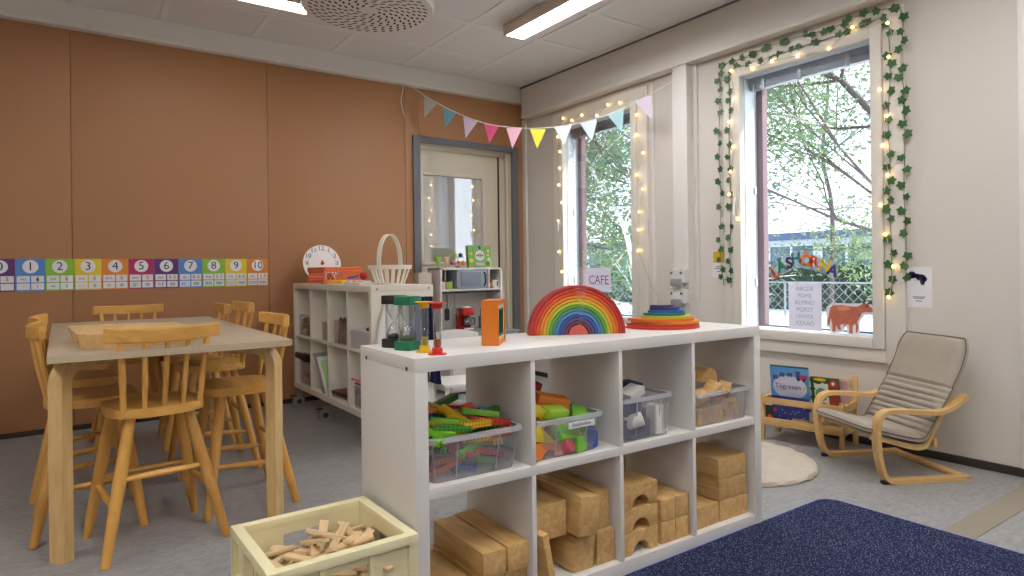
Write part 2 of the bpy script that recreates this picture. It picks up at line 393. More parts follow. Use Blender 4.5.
# ------------------------------------------------------------------ ceiling fixtures
LAMPE = emis('lamp_diffuser', (250, 250, 252), 40.0)
LAMPD = emis('lamp_diffuser_dimmed', (250, 250, 252), 9.0)
LBODY = mat('lamp_housing', (214, 200, 184), 0.4)
def lamp(loc, rz, L, label, E_=None):
    t = thing('ceiling_light', label, 'lamp', loc, rz, 'fluorescent ceiling lights')
    w = .16
    MB().b2((-w / 2, -L, .004), (w / 2, 0, .075), bev=.006).b2((-w / 2 - .004, -.012, -.004), (w / 2 + .004, 0, .075), bev=.002).b2((-w / 2 - .004, -L, -.004), (w / 2 + .004, -L + .012, .075), bev=.002).b2((-.004, -L, -.006), (.004, 0, .01)).b2((-w / 2 - .003, -L, -.008), (-w / 2 + .006, 0, .05)).b2((w / 2 - .006, -L, -.008), (w / 2 + .003, 0, .05)).build('lamp_body', LBODY, t)
    for s in (-1, 1): MB().b2((s * .038 - .033, -L + .014, -.002), (s * .038 + .033, -.014, .012)).build('diffuser', E_ or LAMPE, t)
    return t
lamp((2.665, 3.75, 2.66), 0, 1.25, 'long white ceiling light running towards the door end, right of the round vent')
lamp((1.32, 4.06, 2.66), -PI / 2, 1.25, 'white ceiling light parallel to the orange wall, partly behind the round vent', LAMPD)
lamp((2.665, 1.3, 2.66), 0, 1.25, 'unseen ceiling light added above the blue mat corner, outside the picture'); lamp((.6, 1.2, 2.66), 0, 1.25, 'unseen ceiling light added over the camera side of the room'); lamp((-1.1, 2.6, 2.66), 0, 1.25, 'unseen ceiling light added left of the tall table, outside the picture')  # three lamps out of view, added to give the room more light
lamp((-.6, -.9, 2.66), 0, 1.25, 'unseen ceiling light added far behind the viewer'); lamp((2.3, -1.2, 2.66), 0, 1.25, 'unseen ceiling light added behind the viewer near the window side')  # two more unseen lamps, added to brighten the room from behind
# round perforated vent
v = thing('air_vent', 'round white perforated air vent hanging below the ceiling', 'air vent', (1.545, 3.68, 2.58))
def vent_mat():
    M = mat('vent_white', (226, 218, 208), 0.5); return M
MB().lathe([(.35, .0), (.385, .004), (.396, .02), (.396, .16), (.39, .16)], 64).build('vent_drum', vent_mat(), v)
h = MB(); n = 0
for ring in range(2, 12):
    r = .034 * ring; k = int(2 * PI * r / .052)
    for j in range(k):
        a = 2 * PI * j / k + ring * .35
        c = Vector((r * math.cos(a), r * math.sin(a), -.0006)); rd = Vector((math.cos(a + .9), math.sin(a + .9), 0)); td = Vector((-rd.y, rd.x, 0))
        if r > .345: continue
        h.face([c + rd * (.019 * math.cos(q)) + td * (.0075 * math.sin(q)) for q in [2 * PI * i / 8 for i in range(8)]])
h.build('nozzle_slots', mat('vent_slot_dark', (24, 22, 20), 0.7), v, smooth=0)['kind'] = 'stuff'
# ================================================================== outside
struct('ground', MB().b2((XW + .3, -25, -.5), (70, 60, -.35)), mat('pale_sunlit_paving', (236, 236, 232), 0.8, var=.08, vscale=.6))
bd = thing('school_building', 'long low building with blue roof edge seen through the right window', 'building', (26, 14, 0))
o = Vector((26, 14, 0)); LB = 17
MB().b2((0, -LB, -.4), (6, LB, 1.35)).build('wall', mat('pale_blue_cladding', (176, 192, 208), 0.6), bd)
MB().b2((-.9, -LB - .5, 2.12), (7, LB + .5, 2.42)).build('roof', mat('blue_fascia', (84, 100, 130), 0.5), bd)
MB().b2((-.5, -LB - .3, 1.98), (6.5, LB + .3, 2.13)).b2((0, -LB, 1.3), (6, LB, 1.98)).build('soffit', mat('white_soffit', (220, 226, 230), 0.6), bd)
pg = mat('dark_far_glass', (96, 118, 134), 0.1)
for k in range(14):
    y = -LB + 1 + k * 2.4; f = MB()
    f.b2((-.08, y, .5), (.02, y + .1, 1.95)).b2((-.08, y + 2.1, .5), (.02, y + 2.2, 1.95)).b2((-.08, y, 1.88), (.02, y + 2.2, 1.97)).b2((-.08, y, .42), (.02, y + 2.2, .52)).b2((-.07, y + 1.05, .5), (.02, y + 1.15, 1.95))
    f = f.build('window', mat('white_far_frame', (230, 234, 236), 0.5), bd); MB().b2((-.04, y + .05, .5), (.01, y + 2.15, 1.93)).build('pane', pg, f)
def leafmat(name, c, t=.5):
    M = bpy.data.materials.new(name); M.use_nodes = True; nt = M.node_tree; N = nt.nodes; L = nt.links; b = N['Principled BSDF']
    tc = N.new('ShaderNodeTexCoord'); n = N.new('ShaderNodeTexNoise'); n.inputs['Scale'].default_value = 5; L.new(tc.outputs['Object'], n.inputs['Vector'])
    r = N.new('ShaderNodeMixRGB'); a = lin(c); r.inputs[1].default_value = (a[0] * .5, a[1] * .55, a[2] * .6, 1); r.inputs[2].default_value = (min(1, a[0] * 1.35), min(1, a[1] * 1.25), a[2], 1)
    L.new(n.outputs[0], r.inputs[0]); L.new(r.outputs[0], b.inputs['Base Color']); b.inputs['Roughness'].default_value = .5
    tr = N.new('ShaderNodeBsdfTranslucent'); L.new(r.outputs[0], tr.inputs[0]); mx = N.new('ShaderNodeMixShader'); mx.inputs[0].default_value = t
    L.new(b.outputs[0], mx.inputs[1]); L.new(tr.outputs[0], mx.inputs[2]); L.new(mx.outputs[0], N['Material Output'].inputs[0]); return M
def leaves(mb, c, rad, n, s, sq=(1, 1, 1)):
    for _ in range(n):
        d = Vector((R.gauss(0, 1), R.gauss(0, 1), R.gauss(0, 1))).normalized() * (R.random() ** .4)
        p = Vector(c) + Vector((d.x * rad * sq[0], d.y * rad * sq[1], d.z * rad * sq[2]))
        a = Vector((R.uniform(-1, 1), R.uniform(-1, 1), R.uniform(-1, 1))).normalized(); b = a.orthogonal().normalized(); k = s * R.uniform(.6, 1.3)
        mb.face([p - a * k, p - b * k * .5 - a * k * .1, p + a * k, p + b * k * .5 - a * k * .1])
hd = leafmat('hedge_leaf', (48, 66, 50), .2)
h = MB()
for k in range(46):
    y = -4 + k * .62
    leaves(h, (19, y, .55), .62, 190, .10, (.8, 1, 1.2 + R.uniform(-.06, .06)))
mb = MB().b2((18.7, -4.3, -.35), (19.3, 24.6, 1.0)); mb.build('hedge', hd); ho = COL.objects['hedge']; tag(ho, 'clipped dark green hedge in front of the low building outside', 'hedge')
h.build('foliage', hd, ho)
fn = thing('chain_link_fence', 'grey chain-link fence in front of the hedge outside', 'fence', (16, 8, -.35))
post = mat('galvanised_steel', (150, 154, 160), 0.4, metal=.5)
for k in range(10):
    y = -11 + k * 2.6; MB().cyl((0, y, 0), (0, y, .95), .03, n=8).build('post', post, fn)
mb = MB().cyl((0, -11, .93), (0, 13, .93), .022, n=6).cyl((0, -11, .1), (0, 13, .1), .014, n=6)
for k in range(100):
    y = -11 + k * .24
    for s in (-1, 1): mb.face([(0, y, .1), (0, y + .02, .1), (0, y + s * .83 + .02, .93), (0, y + s * .83, .93)])
mb.build('mesh', post, fn, smooth=0)
BARK = mat('dark_bark', (92, 82, 78), 0.8, var=.3, vscale=6); BIRB = mat('white_birch_bark', (232, 228, 220), 0.7, var=.12, vscale=5)
def branch(mb, p, d, L, r, depth, tips, spread=.55):
    pts = [p]; q = p.copy(); dd = d.copy()
    for i in range(4):
        dd = (dd + Vector((R.uniform(-.2, .2), R.uniform(-.2, .2), R.uniform(-.12, .16)))).normalized(); q = q + dd * L / 4; pts.append(q.copy())
    mb.tube(pts, [r * (1 - .12 * i) for i in range(5)], 6)
    tips += pts[2:] if depth else pts[1:]
    if depth == 0: return
    for i in range(3):
        nd = (dd + Vector((R.uniform(-1, 1), R.uniform(-1, 1), R.uniform(-.5, .7))) * spread).normalized()
        branch(mb, pts[2 + (i % 3)], nd, L * R.uniform(.55, .75), r * .55, depth - 1, tips, spread)
def tree(name, label, loc, segs, M, lm, nl, ls, blob, spread=.55, depth=2, L=2.2, r0=.1):
    t = thing(name, label, 'tree', loc, group='trees outside the windows'); tips = []; mb = MB()
    mb.tube(curve3(segs, 4), [r0 * (1 - .55 * i / (len(segs) * 4 - 4)) for i in range(len(segs) * 4 - 3)], 8)
    for s in segs[1:]:
        for _ in range(4): branch(mb, Vector(s), Vector((R.uniform(-1, 1), R.uniform(-1, 1), R.uniform(0, .8))).normalized(), L, r0 * .30, depth, tips, spread)
    mb.build('trunk', M, t); lf = MB()
    for p in tips: leaves(lf, p, blob, nl, ls)
    lf.build('foliage', lm, t, smooth=0)
L1 = leafmat('fresh_green_leaf', (128, 152, 112), .4); L2 = leafmat('yellow_green_leaf', (140, 166, 84), .4); L3 = leafmat('cool_green_leaf', (110, 138, 124), .35)
tree('garden_tree', 'spreading leafy tree with dark branches outside the right window', (9.4, 3.7, -.35), [(0, 0, 0), (.1, .1, 1.6), (.0, .3, 2.5), (.1, .7, 3.3), (.1, 1.3, 4.1)], BARK, L1, 30, .05, .55, depth=2, L=2.4, r0=.09)
tree('garden_tree', 'leafy tree standing further left outside the right window', (11.5, 9.4, -.35), [(0, 0, 0), (.1, -.1, 1.6), (-.2, -.6, 2.8), (0, -1.3, 4.2)], BARK, L1, 24, .055, .7, depth=2, L=3.0, r0=.08)
L4 = leafmat('blue_green_leaf', (120, 142, 140), .35)
tree('garden_tree', 'tall grey-green tree between the fence and the low building, right window', (17.6, 9.6, -.35), [(0, 0, 0), (.1, 0, 2.9), (0, .2, 4.4), (.1, .1, 6), (0, 0, 7.5)], BARK, L4, 22, .075, .8, depth=2, L=3.2, r0=.07)
tree('birch_tree', 'white-trunked birch leaning left outside the left window', (8.6, 7.9, -.35), [(0, 0, 0), (0, .3, .62), (0, .7, 2.1), (0, 1.6, 3.35), (0, 2.4, 4.6)], BIRB, L3, 22, .05, .55, depth=1, L=1.6, r0=.062)
tree('garden_tree', 'bushy green tree behind the white birch', (15.0, 18.0, -.35), [(0, 0, 0), (.1, .1, 1.2), (-.1, .2, 2.6), (0, .3, 4.4)], BARK, L3, 28, .10, 1.0, depth=2, L=2.4, r0=.09)
tree('garden_tree', 'low light green tree beside the white birch', (11.8, 13.4, -.35), [(0, 0, 0), (.1, -.1, .5), (-.1, .2, 1.2)], BARK, L2, 16, .05, .6, depth=2, L=1.5, r0=.05)
# sky and sun
wd = bpy.data.worlds.new('sky'); scene.world = wd; wd.use_nodes = True; nt = wd.node_tree
bg = nt.nodes['Background']; tc = nt.nodes.new('ShaderNodeTexCoord'); sx = nt.nodes.new('ShaderNodeSeparateXYZ'); cr = nt.nodes.new('ShaderNodeValToRGB')
nt.links.new(tc.outputs['Generated'], sx.inputs[0]); nt.links.new(sx.outputs[2], cr.inputs[0]); nt.links.new(cr.outputs[0], bg.inputs[0])
cr.color_ramp.elements[0].color = (.88, .94, 1, 1); cr.color_ramp.elements[1].color = (.62, .78, 1, 1); bg.inputs[1].default_value = 2.6
sl = bpy.data.lights.new('sun', 'SUN'); so = bpy.data.objects.new('sun', sl); COL.objects.link(so); sl.energy = 5.5; sl.angle = .02; sl.color = (1, .95, .86)
so.rotation_euler = Vector((.5, -.75, .75)).to_track_quat('Z', 'Y').to_euler()
scene.view_settings.view_transform = 'Standard'; scene.view_settings.look = 'None'; scene.view_settings.gamma = 1; scene.view_settings.use_curve_mapping = False
scene.view_settings.exposure = 0.34
cy = scene.cycles; cy.use_denoising = True; cy.max_bounces = 8; cy.transparent_max_bounces = 16; cy.diffuse_bounces = 4; cy.sample_clamp_indirect = 6
# ================================================================== tall table, chairs
TOPM = mat('grey_oak_laminate', (184, 166, 142), 0.45, var=.12, vscale=6, stretch=(12, 1, 1)); EDGEM = mat('table_edge_band', (190, 170, 142), 0.5, var=.06)
TZ = .735
def tmat(a, b, c): return None
T = thing('dining_table', 'long grey-topped table with bent wooden legs by the orange wall', 'table', (.358, 3.492, 0), 0)
MB().box((0, 0, TZ - .0125), (.785, 1.78, .023), bev=.002).build('tabletop', TOPM, T)
mb = MB(); frame_z = TZ - .0135
for s in (-1, 1): mb.box((s * .394, 0, TZ - .0135), (.004, 1.788, .024)); mb.box((0, s * .892, TZ - .0135), (.784, .004, .024))
mb.build('edge_band', EDGEM, T)
for sx in (-1, 1):
    for sy in (-1, 1):
        d = Vector((-sx, -sy, 0)).normalized(); p0 = Vector((sx * .362, sy * .742, 0)); zt = TZ - .047; r = .075
        pts = [p0 + Vector((0, 0, z)) for z in (0, .3, zt - r)] + [p0 + d * (r - r * math.cos(a)) + Vector((0, 0, zt - r + r * math.sin(a))) for a in [PI / 2 * k / 8 for k in range(1, 9)]] + [p0 + d * .22 + Vector((0, 0, zt))]
        MB().ribbon(pts, .058, .042, Vector((-d.y, d.x, 0))).build('leg', PALEW, T)
MB().box((0, 0, TZ - .04), (.10, 1.2, .03), bev=.003).box((0, .3, TZ - .04), (.05, .05, .028)).build('underframe', BLACK, T)

BIRV = wood('golden_birch_leg', (222, 168, 88), (200, 144, 66), (6, 6, 1.2), 0.35)
BIRX = wood('golden_birch_across', (226, 174, 94), (206, 150, 72), (1.2, 7, 7), 0.35)
def make_chair(label):
    c = thing('high_chair', label, 'chair', group='spindle-back chairs around the tall table')
    # seat: wide rounded front, gently curved back edge
    o = [(-.165, -.115), (-.12, -.148), (0, -.162), (.12, -.148), (.165, -.115)] + [(.186, -.02), (.182, .07), (.16, .13), (.11, .163), (0, .172), (-.11, .163), (-.16, .13), (-.182, .07), (-.186, -.02)]
    o = [(p.x * .88, p.y * .95) for p in curve3([(*p, 0) for p in o + [o[0]]], 4)][:-1]
    MB().prism(o, .034, (0, 0, .486), bev=.009).build('seat', BIRX, c)
    top = {(-1, -1): (-.098, -.085), (1, -1): (.098, -.085), (-1, 1): (-.118, .10), (1, 1): (.118, .10)}
    bot = {(-1, -1): (-.20, -.185), (1, -1): (.20, -.185), (-1, 1): (-.192, .172), (1, 1): (.192, .172)}
    def at(k, z): a = Vector((*bot[k], 0)); b = Vector((*top[k], .48)); return a + (b - a) * (z / .48)
    for k in top: MB().tube([at(k, z) for z in (0, .08, .26, .4, .482)], [.0145, .0175, .0215, .0205, .018], 12).build('leg', BIRV, c)
    for sx in (-1, 1):
        a, b = at((sx, -1), .18), at((sx, 1), .20); MB().tube([a, (a + b) / 2, b], [.009, .0125, .009], 8).build('stretcher', BIRV, c)
    for sy, z in ((-1, .275), (1, .23)):
        a, b = at((-1, sy), z), at((1, sy), z); MB().tube([a, (a + b) / 2, b], [.009, .0125, .009], 8).build('stretcher', BIRX, c)
    # back: five spindles into a bowed rail
    def rail(x): return Vector((x, -.196 + .052 * (x / .2) ** 2, .783))
    for i in range(5):
        x0 = -.126 + .063 * i; x1 = -.142 + .071 * i
        a = Vector((x0, -.142 + .022 * (x0 / .13) ** 2, .505)); b = rail(x1) - Vector((0, 0, .01))
        MB().tube([a, a.lerp(b, .5), b], [.0085, .0105, .008] if 0 < i < 4 else [.010, .0125, .010], 8).build('spindle', BIRV, c)
    N = 12; rings = []; mb = MB()
    for i in range(N + 1):
        x = -.187 + .374 * i / N; p = rail(x); t = Vector((1, .104 * x / .04, 0)).normalized(); q = Vector((-t.y, t.x, 0))
        k = abs(x / .187); hh = .027 - .002 * k; up = .006 * k * k
        rings.append([mb.bm.verts.new(p + q * a + Vector((0, 0, b + up))) for a, b in ((-.011, -hh + .004), (-.007, -hh), (.007, -hh), (.011, -hh + .004), (.011, hh - .005), (.006, hh), (-.006, hh), (-.011, hh - .005))])
    F = []
    for A, B in zip(rings, rings[1:]):
        for k in range(8): mb.bm.faces.new((A[k], A[(k + 1) % 8], B[(k + 1) % 8], B[k]))
    mb.bm.faces.new(rings[0][::-1]); mb.bm.faces.new(rings[-1])
    mb.build('top_rail', BIRX, c)
    return c
ch = make_chair('spindle-back high chair nearest the viewer, its back to us at the table end')
ch.location = (.288, 2.80, 0); ch.rotation_euler = (0, 0, math.radians(8))
CH = [((.645, 3.045), 92, 'spindle-back high chair on the right of the table, nearest the white shelf on wheels'),
      ((.645, 3.665), 90, 'middle one of the three spindle-back high chairs along the right side of the table'),
      ((.655, 4.27), 88, 'spindle-back high chair on the right side of the table, closest to the orange wall'),
      ((.095, 3.145), -90, 'nearer of the two high chairs on the left side of the table'),
      ((.085, 3.72), -92, 'farther of the two high chairs on the left side of the table'),
      ((.345, 4.43), 181, 'spindle-back high chair facing us at the far end of the table, below the number cards')]
for (x, y), a, l in CH: dup(ch, (x, y, 0), math.radians(a), l)
for c_ in COL.objects:
    if c_.get('label', '').startswith('middle one of the three spindle'): c_.scale = (1, 1, 1.04)
# wooden lap tray with a hand hole on the table
t = thing('wooden_tray', 'pale wooden tray board with a hand hole lying on the grey table', 'tray', (.235, 2.985, TZ), math.radians(3))
W2, H2 = .20, .27; top = rrect(2 * W2, 2 * H2, .05, 5); hole = [(-.045 + x * .62, .16 + y) for x, y in rrect(.13, .075, .035, 5)]
mb = MB(); bm = mb.bm; zt, zb = .05, .0
vt = [bm.verts.new((x, y, zt + (.006 if x < -.15 else 0))) for x, y in top]; vb = [bm.verts.new((x * .93, y * .96, zb)) for x, y in top]; n = len(top)
for k in range(n): bm.faces.new((vb[k], vb[(k + 1) % n], vt[(k + 1) % n], vt[k]))
ht = [bm.verts.new((x, y, zt)) for x, y in hole]; hb = [bm.verts.new((x, y, zt - .022)) for x, y in hole]; k2 = len(hole)
for k in range(k2): bm.faces.new((ht[k], ht[(k + 1) % k2], hb[(k + 1) % k2], hb[k]))
E1 = [bm.edges.get((vt[k], vt[(k + 1) % n])) for k in range(n)] + [bm.edges.get((ht[k], ht[(k + 1) % k2])) for k in range(k2)]
bmesh.ops.triangle_fill(bm, edges=E1, use_beauty=True); bm.faces.new(vb)
bm.faces.new(hb)
mb.build('board', PALEW, t)
mb = MB().prism([(x * 1.0, y * 1.0) for x, y in hole], .001, (0, 0, zt - .0215)); mb.build('hand_hole', TOPM, t)
mb = MB()
for y in (-.19, -.15): mb.box((-.187, y, .028), (.012, .012, .012))
mb.build('peg_hole', BLACK, t)
# white bin at the far left by the orange wall
b = thing('waste_bin', 'white tapered bin at the left edge in front of the orange wall', 'bin', (-.47, 4.72, 0))
MB().lathe([(.105, 0), (.108, .004), (.135, .255), (.142, .257), (.142, .27), (.128, .27), (.102, .012)], 32, caps=False).lathe([(.104, .010), (0.001, .010)], 32, caps=False).build('bin_body', mat('bin_white', (216, 214, 208), .4), b)

# ================================================================== cube shelf in the middle
SW, SD, SH = 1.47, .39, .77
SO = Vector((.757, 1.527, 0)); SA = math.radians(-1.04)
def SL(x, y, z): return SO + Matrix.Rotation(SA, 3, 'Z') @ Vector((x, y, z))
S = thing('cube_shelf', 'low open white cube shelf of toy boxes and wooden blocks in mid room', 'shelf', SO, SA)
MB().b2((0, 0, SH - .038), (SW, SD, SH), bev=.0015).build('top_panel', WHITE, S)
MB().b2((.038, .002, 0), (SW - .038, SD - .002, .045), bev=.001).build('bottom_panel', WHITE, S)
for x in (0, SW - .038):
    sp = MB().b2((x, 0, 0), (x + .038, SD, SH - .038), bev=.001).build('side_panel', WHITE, S)
mb = MB()
MB().b2((.038, .003, .392), (SW - .038, SD - .003, .42), bev=.001).build('shelf_board', WHITE, S)
CW_ = .3365; CX = [.038 + i * (CW_ + .016) for i in range(4)]
for i in range(1, 4):
    for z0, z1 in ((.045, .392), (.42, SH - .038)): MB().b2((CX[i] - .016, .003, z0), (CX[i], SD - .003, z1), bev=.0008).build('divider', WHITE, S)
for y in (.05, SD - .05):
    for z in (SH - .02,): MB().cyl((-.0008, y, z - .012), (.004, y, z - .012), .0065, n=10).build('screw_cap', BLACK, S)
# ---- clear boxes and what lies in them
PLAST = clear('clear_plastic_box', (250, 250, 252), .06, haze=.20, hcol=(240, 240, 242), rough=.15)
PLASTC = clear('clear_tub_plastic', (252, 252, 252), .05, haze=.07, hcol=(240, 240, 242), rough=.1)
PLASTB = clear('clear_plastic_rim', (246, 247, 250), .10, haze=.40, hcol=(240, 242, 248), rough=.2)
def clear_box(lx, ly, w, d, h, label, tw=.86):
    t = thing('storage_box', label, 'box', SL(lx + w / 2, ly + d / 2, .42), SA)
    th = .0025; mb = MB(); bm = mb.bm
    def ring(k, z, ins): return [bm.verts.new((x, y, z)) for x, y in rrect(w * k - 2 * ins, d * k - 2 * ins, .022, 4)]
    A = ring(tw, 0.001, 0); B = ring(1, h - .012, .006); n = len(A)
    for k in range(n): bm.faces.new((A[k], A[(k + 1) % n], B[(k + 1) % n], B[k]))
    bm.faces.new(A[::-1]); mb.build('box_wall', PLAST, t)
    mb = MB(); bm = mb.bm
    O = ring(1, h - .013, 0); P = ring(1, h, 0); Q = ring(1, h, .011); V = ring(1, h - .013, .0065)
    for X, Y in ((O, P), (P, Q), (Q, V), (V, O)):
        for k in range(n): bm.faces.new((X[k], X[(k + 1) % n], Y[(k + 1) % n], Y[k]))
    mb.build('rim', PLASTB, t)
    for s in (-.22, .22): MB().tube([(s * w, -d / 2 * .997, h - .015), (s * w * .95, -d / 2 * tw - .001, .004)], .0022, 4).build('rib', PLASTB, t)
    for x in (-.5, .5):
        for y in (-.5, .5): MB().tube([(x * (w - .03), y * (d - .03), h - .015), (x * tw * (w - .02), y * tw * (d - .02), .004)], .0022, 4).build('rib', PLASTB, t)
    return t
def perf(name, c):
    M = mat(name, c, .4); nt = M.node_tree; N = nt.nodes; L = nt.links; b = N['Principled BSDF']
    tc = N.new('ShaderNodeTexCoord'); mp = N.new('ShaderNodeMapping'); mp.inputs['Rotation'].default_value = (0, 0, .785); v = N.new('ShaderNodeTexVoronoi'); v.inputs['Scale'].default_value = 110; v.inputs['Randomness'].default_value = 0
    L.new(tc.outputs['Object'], mp.inputs[0]); L.new(mp.outputs[0], v.inputs['Vector']); cr = N.new('ShaderNodeValToRGB'); cr.color_ramp.interpolation = 'CONSTANT'; a = lin(c)
    cr.color_ramp.elements[0].color = (a[0] * .25, a[1] * .25, a[2] * .25, 1); cr.color_ramp.elements[1].position = .38; cr.color_ramp.elements[1].color = a
    L.new(v.outputs['Distance'], cr.inputs[0]); L.new(cr.outputs[0], b.inputs['Base Color']); return M
PC = dict(green=(66, 140, 40), red=(190, 44, 34), blue=(40, 96, 176), yellow=(230, 180, 36), orange=(206, 86, 34), lime=(120, 186, 44))
BOX1 = clear_box(.044, .006, .31, .335, .125, 'clear plastic box heaped with long perforated bricks, leftmost in the upper shelf row')
proto = {}
for n, c in PC.items():
    for pf in (0, 1):
        proto[n, pf] = MB().box((0, 0, 0), (.115, .030, .018), bev=.002)
def brick(c, loc, rot):
    k = c
    if k not in proto or isinstance(proto[k], MB):
        mb = proto[k]; o = mb.build('toy_brick', perf('perforated_' + c[0], PC[c[0]]) if c[1] else mat('plain_' + c[0], PC[c[0]], .38)); proto[k] = o
        o.location = loc; o.rotation_euler = rot
    else:
        o = dup(proto[k], loc, rot=rot)
    tag(o, '%s %s toy brick in the heap of the leftmost clear box' % ('perforated' if c[1] else 'smooth', c[0]), 'toy brick', 'long toy bricks in the leftmost clear box')
seq = ['orange', 'yellow', 'red', 'green', 'orange', 'blue', 'red', 'yellow', 'lime', 'red', 'green', 'orange']
for k in range(58):
    lay = k // 14; q = k % 14
    x = .074 + (q % 4) * .062 + R.uniform(-.012, .012); y = .055 + (q // 4) * .075 + R.uniform(-.01, .015); z = .438 + lay * .0245 + R.uniform(0, .006)
    x = .2 + (x - .17) * (.72 + .07 * lay); y = .173 + (y - .165) * (.74 + .06 * lay)
    cname = seq[(k * 5 + lay) % 12]
    lim = .35 if lay < 3 else .3
    yaw = R.choice([0, PI / 2, .5, -.6, 1.1]) + R.uniform(-.2, .2)
    brick((cname, 1 if (k % 3) else 0), SL(x, y, z), (R.uniform(-lim, lim), R.uniform(-lim, lim), yaw))
for (x, y, z, yaw, tilt, c, pf) in [(.085, .06, .553, -.35, .18, 'lime', 0), (.115, .085, .561, -.42, .16, 'yellow', 1), (.155, .095, .566, -.40, .12, 'lime', 0), (.08, .075, .545, -.32, .15, 'blue', 1), (.20, .2, .565, .05, .05, 'green', 0), (.235, .13, .556, .02, .02, 'red', 1), (.10, .24, .57, .7, .3, 'green', 1), (.28, .23, .56, 1.3, .25, 'red', 1), (.31, .2, .553, 1.4, .35, 'blue', 0), (.16, .25, .572, 1.2, .1, 'green', 0), (.19, .12, .57, -.9, .5, 'yellow', 0), (.25, .25, .568, .6, .2, 'red', 0), (.12, .20, .573, 1.5, .4, 'orange', 0), (.07, .12, .566, .9, .2, 'green', 1), (.135, .055, .558, -.15, .1, 'green', 1), (.22, .065, .557, .25, .1, 'yellow', 1), (.285, .085, .553, -.5, .12, 'red', 1), (.30, .15, .563, .2, -.1, 'green', 0), (.17, .165, .583, -.7, .3, 'yellow', 1), (.09, .17, .583, .2, .35, 'blue', 1), (.25, .175, .58, 1.2, .3, 'red', 0), (.21, .245, .59, .3, -.2, 'green', 1), (.13, .245, .59, -.4, .25, 'red', 1), (.27, .12, .572, -.25, .2, 'lime', 0), (.065, .215, .572, 1.4, .5, 'orange', 1)]:
    brick((c, pf), SL(x, y, z), (R.uniform(-.2, .2), tilt, yaw))
# box 2: soft coloured blocks
clear_box(.405, .012, .268, .30, .122, 'clear plastic box of coloured foam blocks with a name strip, second in the upper row')
FO = dict(yellow=(232, 206, 60), green=(120, 190, 60), orange=(226, 130, 50), red=(170, 36, 34), blue=(40, 84, 170), pink=(212, 92, 110))
def foam(c, kind, loc, rot, lab):
    mb = MB(); d = {'cube': (.055, .055, .05), 'bar': (.12, .05, .035), 'slab': (.085, .05, .03)}.get(kind)
    if d: mb.box((0, 0, 0), d, bev=.005)
    elif kind == 'cylinder': mb.lathe([(.026, -.03), (.029, -.026), (.029, .026), (.026, .03)], 18)
    elif kind == 'arch': mb.prism([(-.055, -.025), (-.028, -.025)] + [(-.028 * math.cos(a), -.025 + .028 * math.sin(a)) for a in [PI * k / 8 for k in range(1, 8)]] + [(.028, -.025), (.055, -.025), (.055, .028), (-.055, .028)], .05, (0, .025, 0), (1, 0, 0), (0, 0, 1), bev=.003)
    elif kind == 'wedge': mb.prism([(-.05, -.025), (.05, -.025), (-.05, .03)], .05, (0, .025, 0), (1, 0, 0), (0, 0, 1), bev=.004)
    o = mb.build('foam_block', mat('foam_' + c, FO[c], .8, bump=.1, bscale=150)); o.location = loc; o.rotation_euler = rot
    tag(o, lab, 'foam block', 'foam blocks in the second clear box')
G2 = [('yellow', 'wedge', .45, .05, .500, (.1, .2, .1)), ('orange', 'arch', .46, .055, .45, (0, 0, .05)), ('green', 'slab', .535, .045, .487, (.9, .1, .2)), ('pink', 'cylinder', .53, .05, .452, (1.3, .2, .4)), ('green', 'cube', .58, .05, .45, (0, 0, .3)), ('yellow', 'slab', .605, .055, .472, (1.4, 1.2, .1)), ('blue', 'cylinder', .645, .06, .455, (0, 0, .1)), ('green', 'bar', .62, .08, .515, (.2, -.3, .9)), ('red', 'cube', .50, .15, .47, (0, .2, .4)), ('yellow', 'cube', .58, .15, .47, (.2, 0, .2)), ('blue', 'bar', .62, .18, .46, (0, 0, 1.4)), ('orange', 'slab', .46, .22, .46, (0, 0, .3)), ('green', 'cube', .53, .24, .47, (0, .1, .6)), ('pink', 'bar', .60, .25, .49, (0, .2, .1)),
      ('yellow', 'arch', .455, .10, .548, (.4, .5, .3)), ('orange', 'bar', .545, .13, .575, (.2, .25, -.15)), ('red', 'bar', .475, .17, .585, (.3, .35, .5)), ('red', 'slab', .505, .20, .615, (.8, .5, -.5)), ('blue', 'slab', .465, .21, .615, (.3, -.3, .3)), ('lime2', 'slab', .52, .08, .548, (.3, .1, .1))]
FO['lime2'] = (160, 200, 60)
for k, (c, kd, x, y, z, r) in enumerate(G2):
    foam(c, kd, SL(x, y, z), r, '%s foam %s in the second clear box, %s' % ('lime' if c == 'lime2' else c, kd, ['low at the front left', 'at the bottom front left corner', 'pressed upright against the front', 'round and low at the front', 'low in the middle of the front', 'upright beside the round blue one', 'round and low at the front right', 'under the rim at the front right', 'buried in the middle', 'under the pile in the middle', 'lying low along the right side', 'hidden low at the back left', 'hidden low at the back', 'hidden low at the back right', 'on top at the left front', 'lying on top across the middle', 'on top behind the yellow arch', 'standing on top at the very back', 'on top at the back left', 'on top right at the front'][k]))
t = thing('name_strip', 'white handwritten name strip stuck on the front of the foam block box', 'label', SL(.572, .0075, .517), SA)
MB().box((0, 0, 0), (.105, .0012, .020)).build('strip', PAPER, t)
mb = MB(); x = -.04
for k in range(9): mb.tube([(x, -.0012, -.004), (x + .004, -.0012, .004 if k % 3 else .007), (x + .007, -.0012, -.003)], .0009, 4); x += .0085
mb.build('handwriting', DARKT, t)
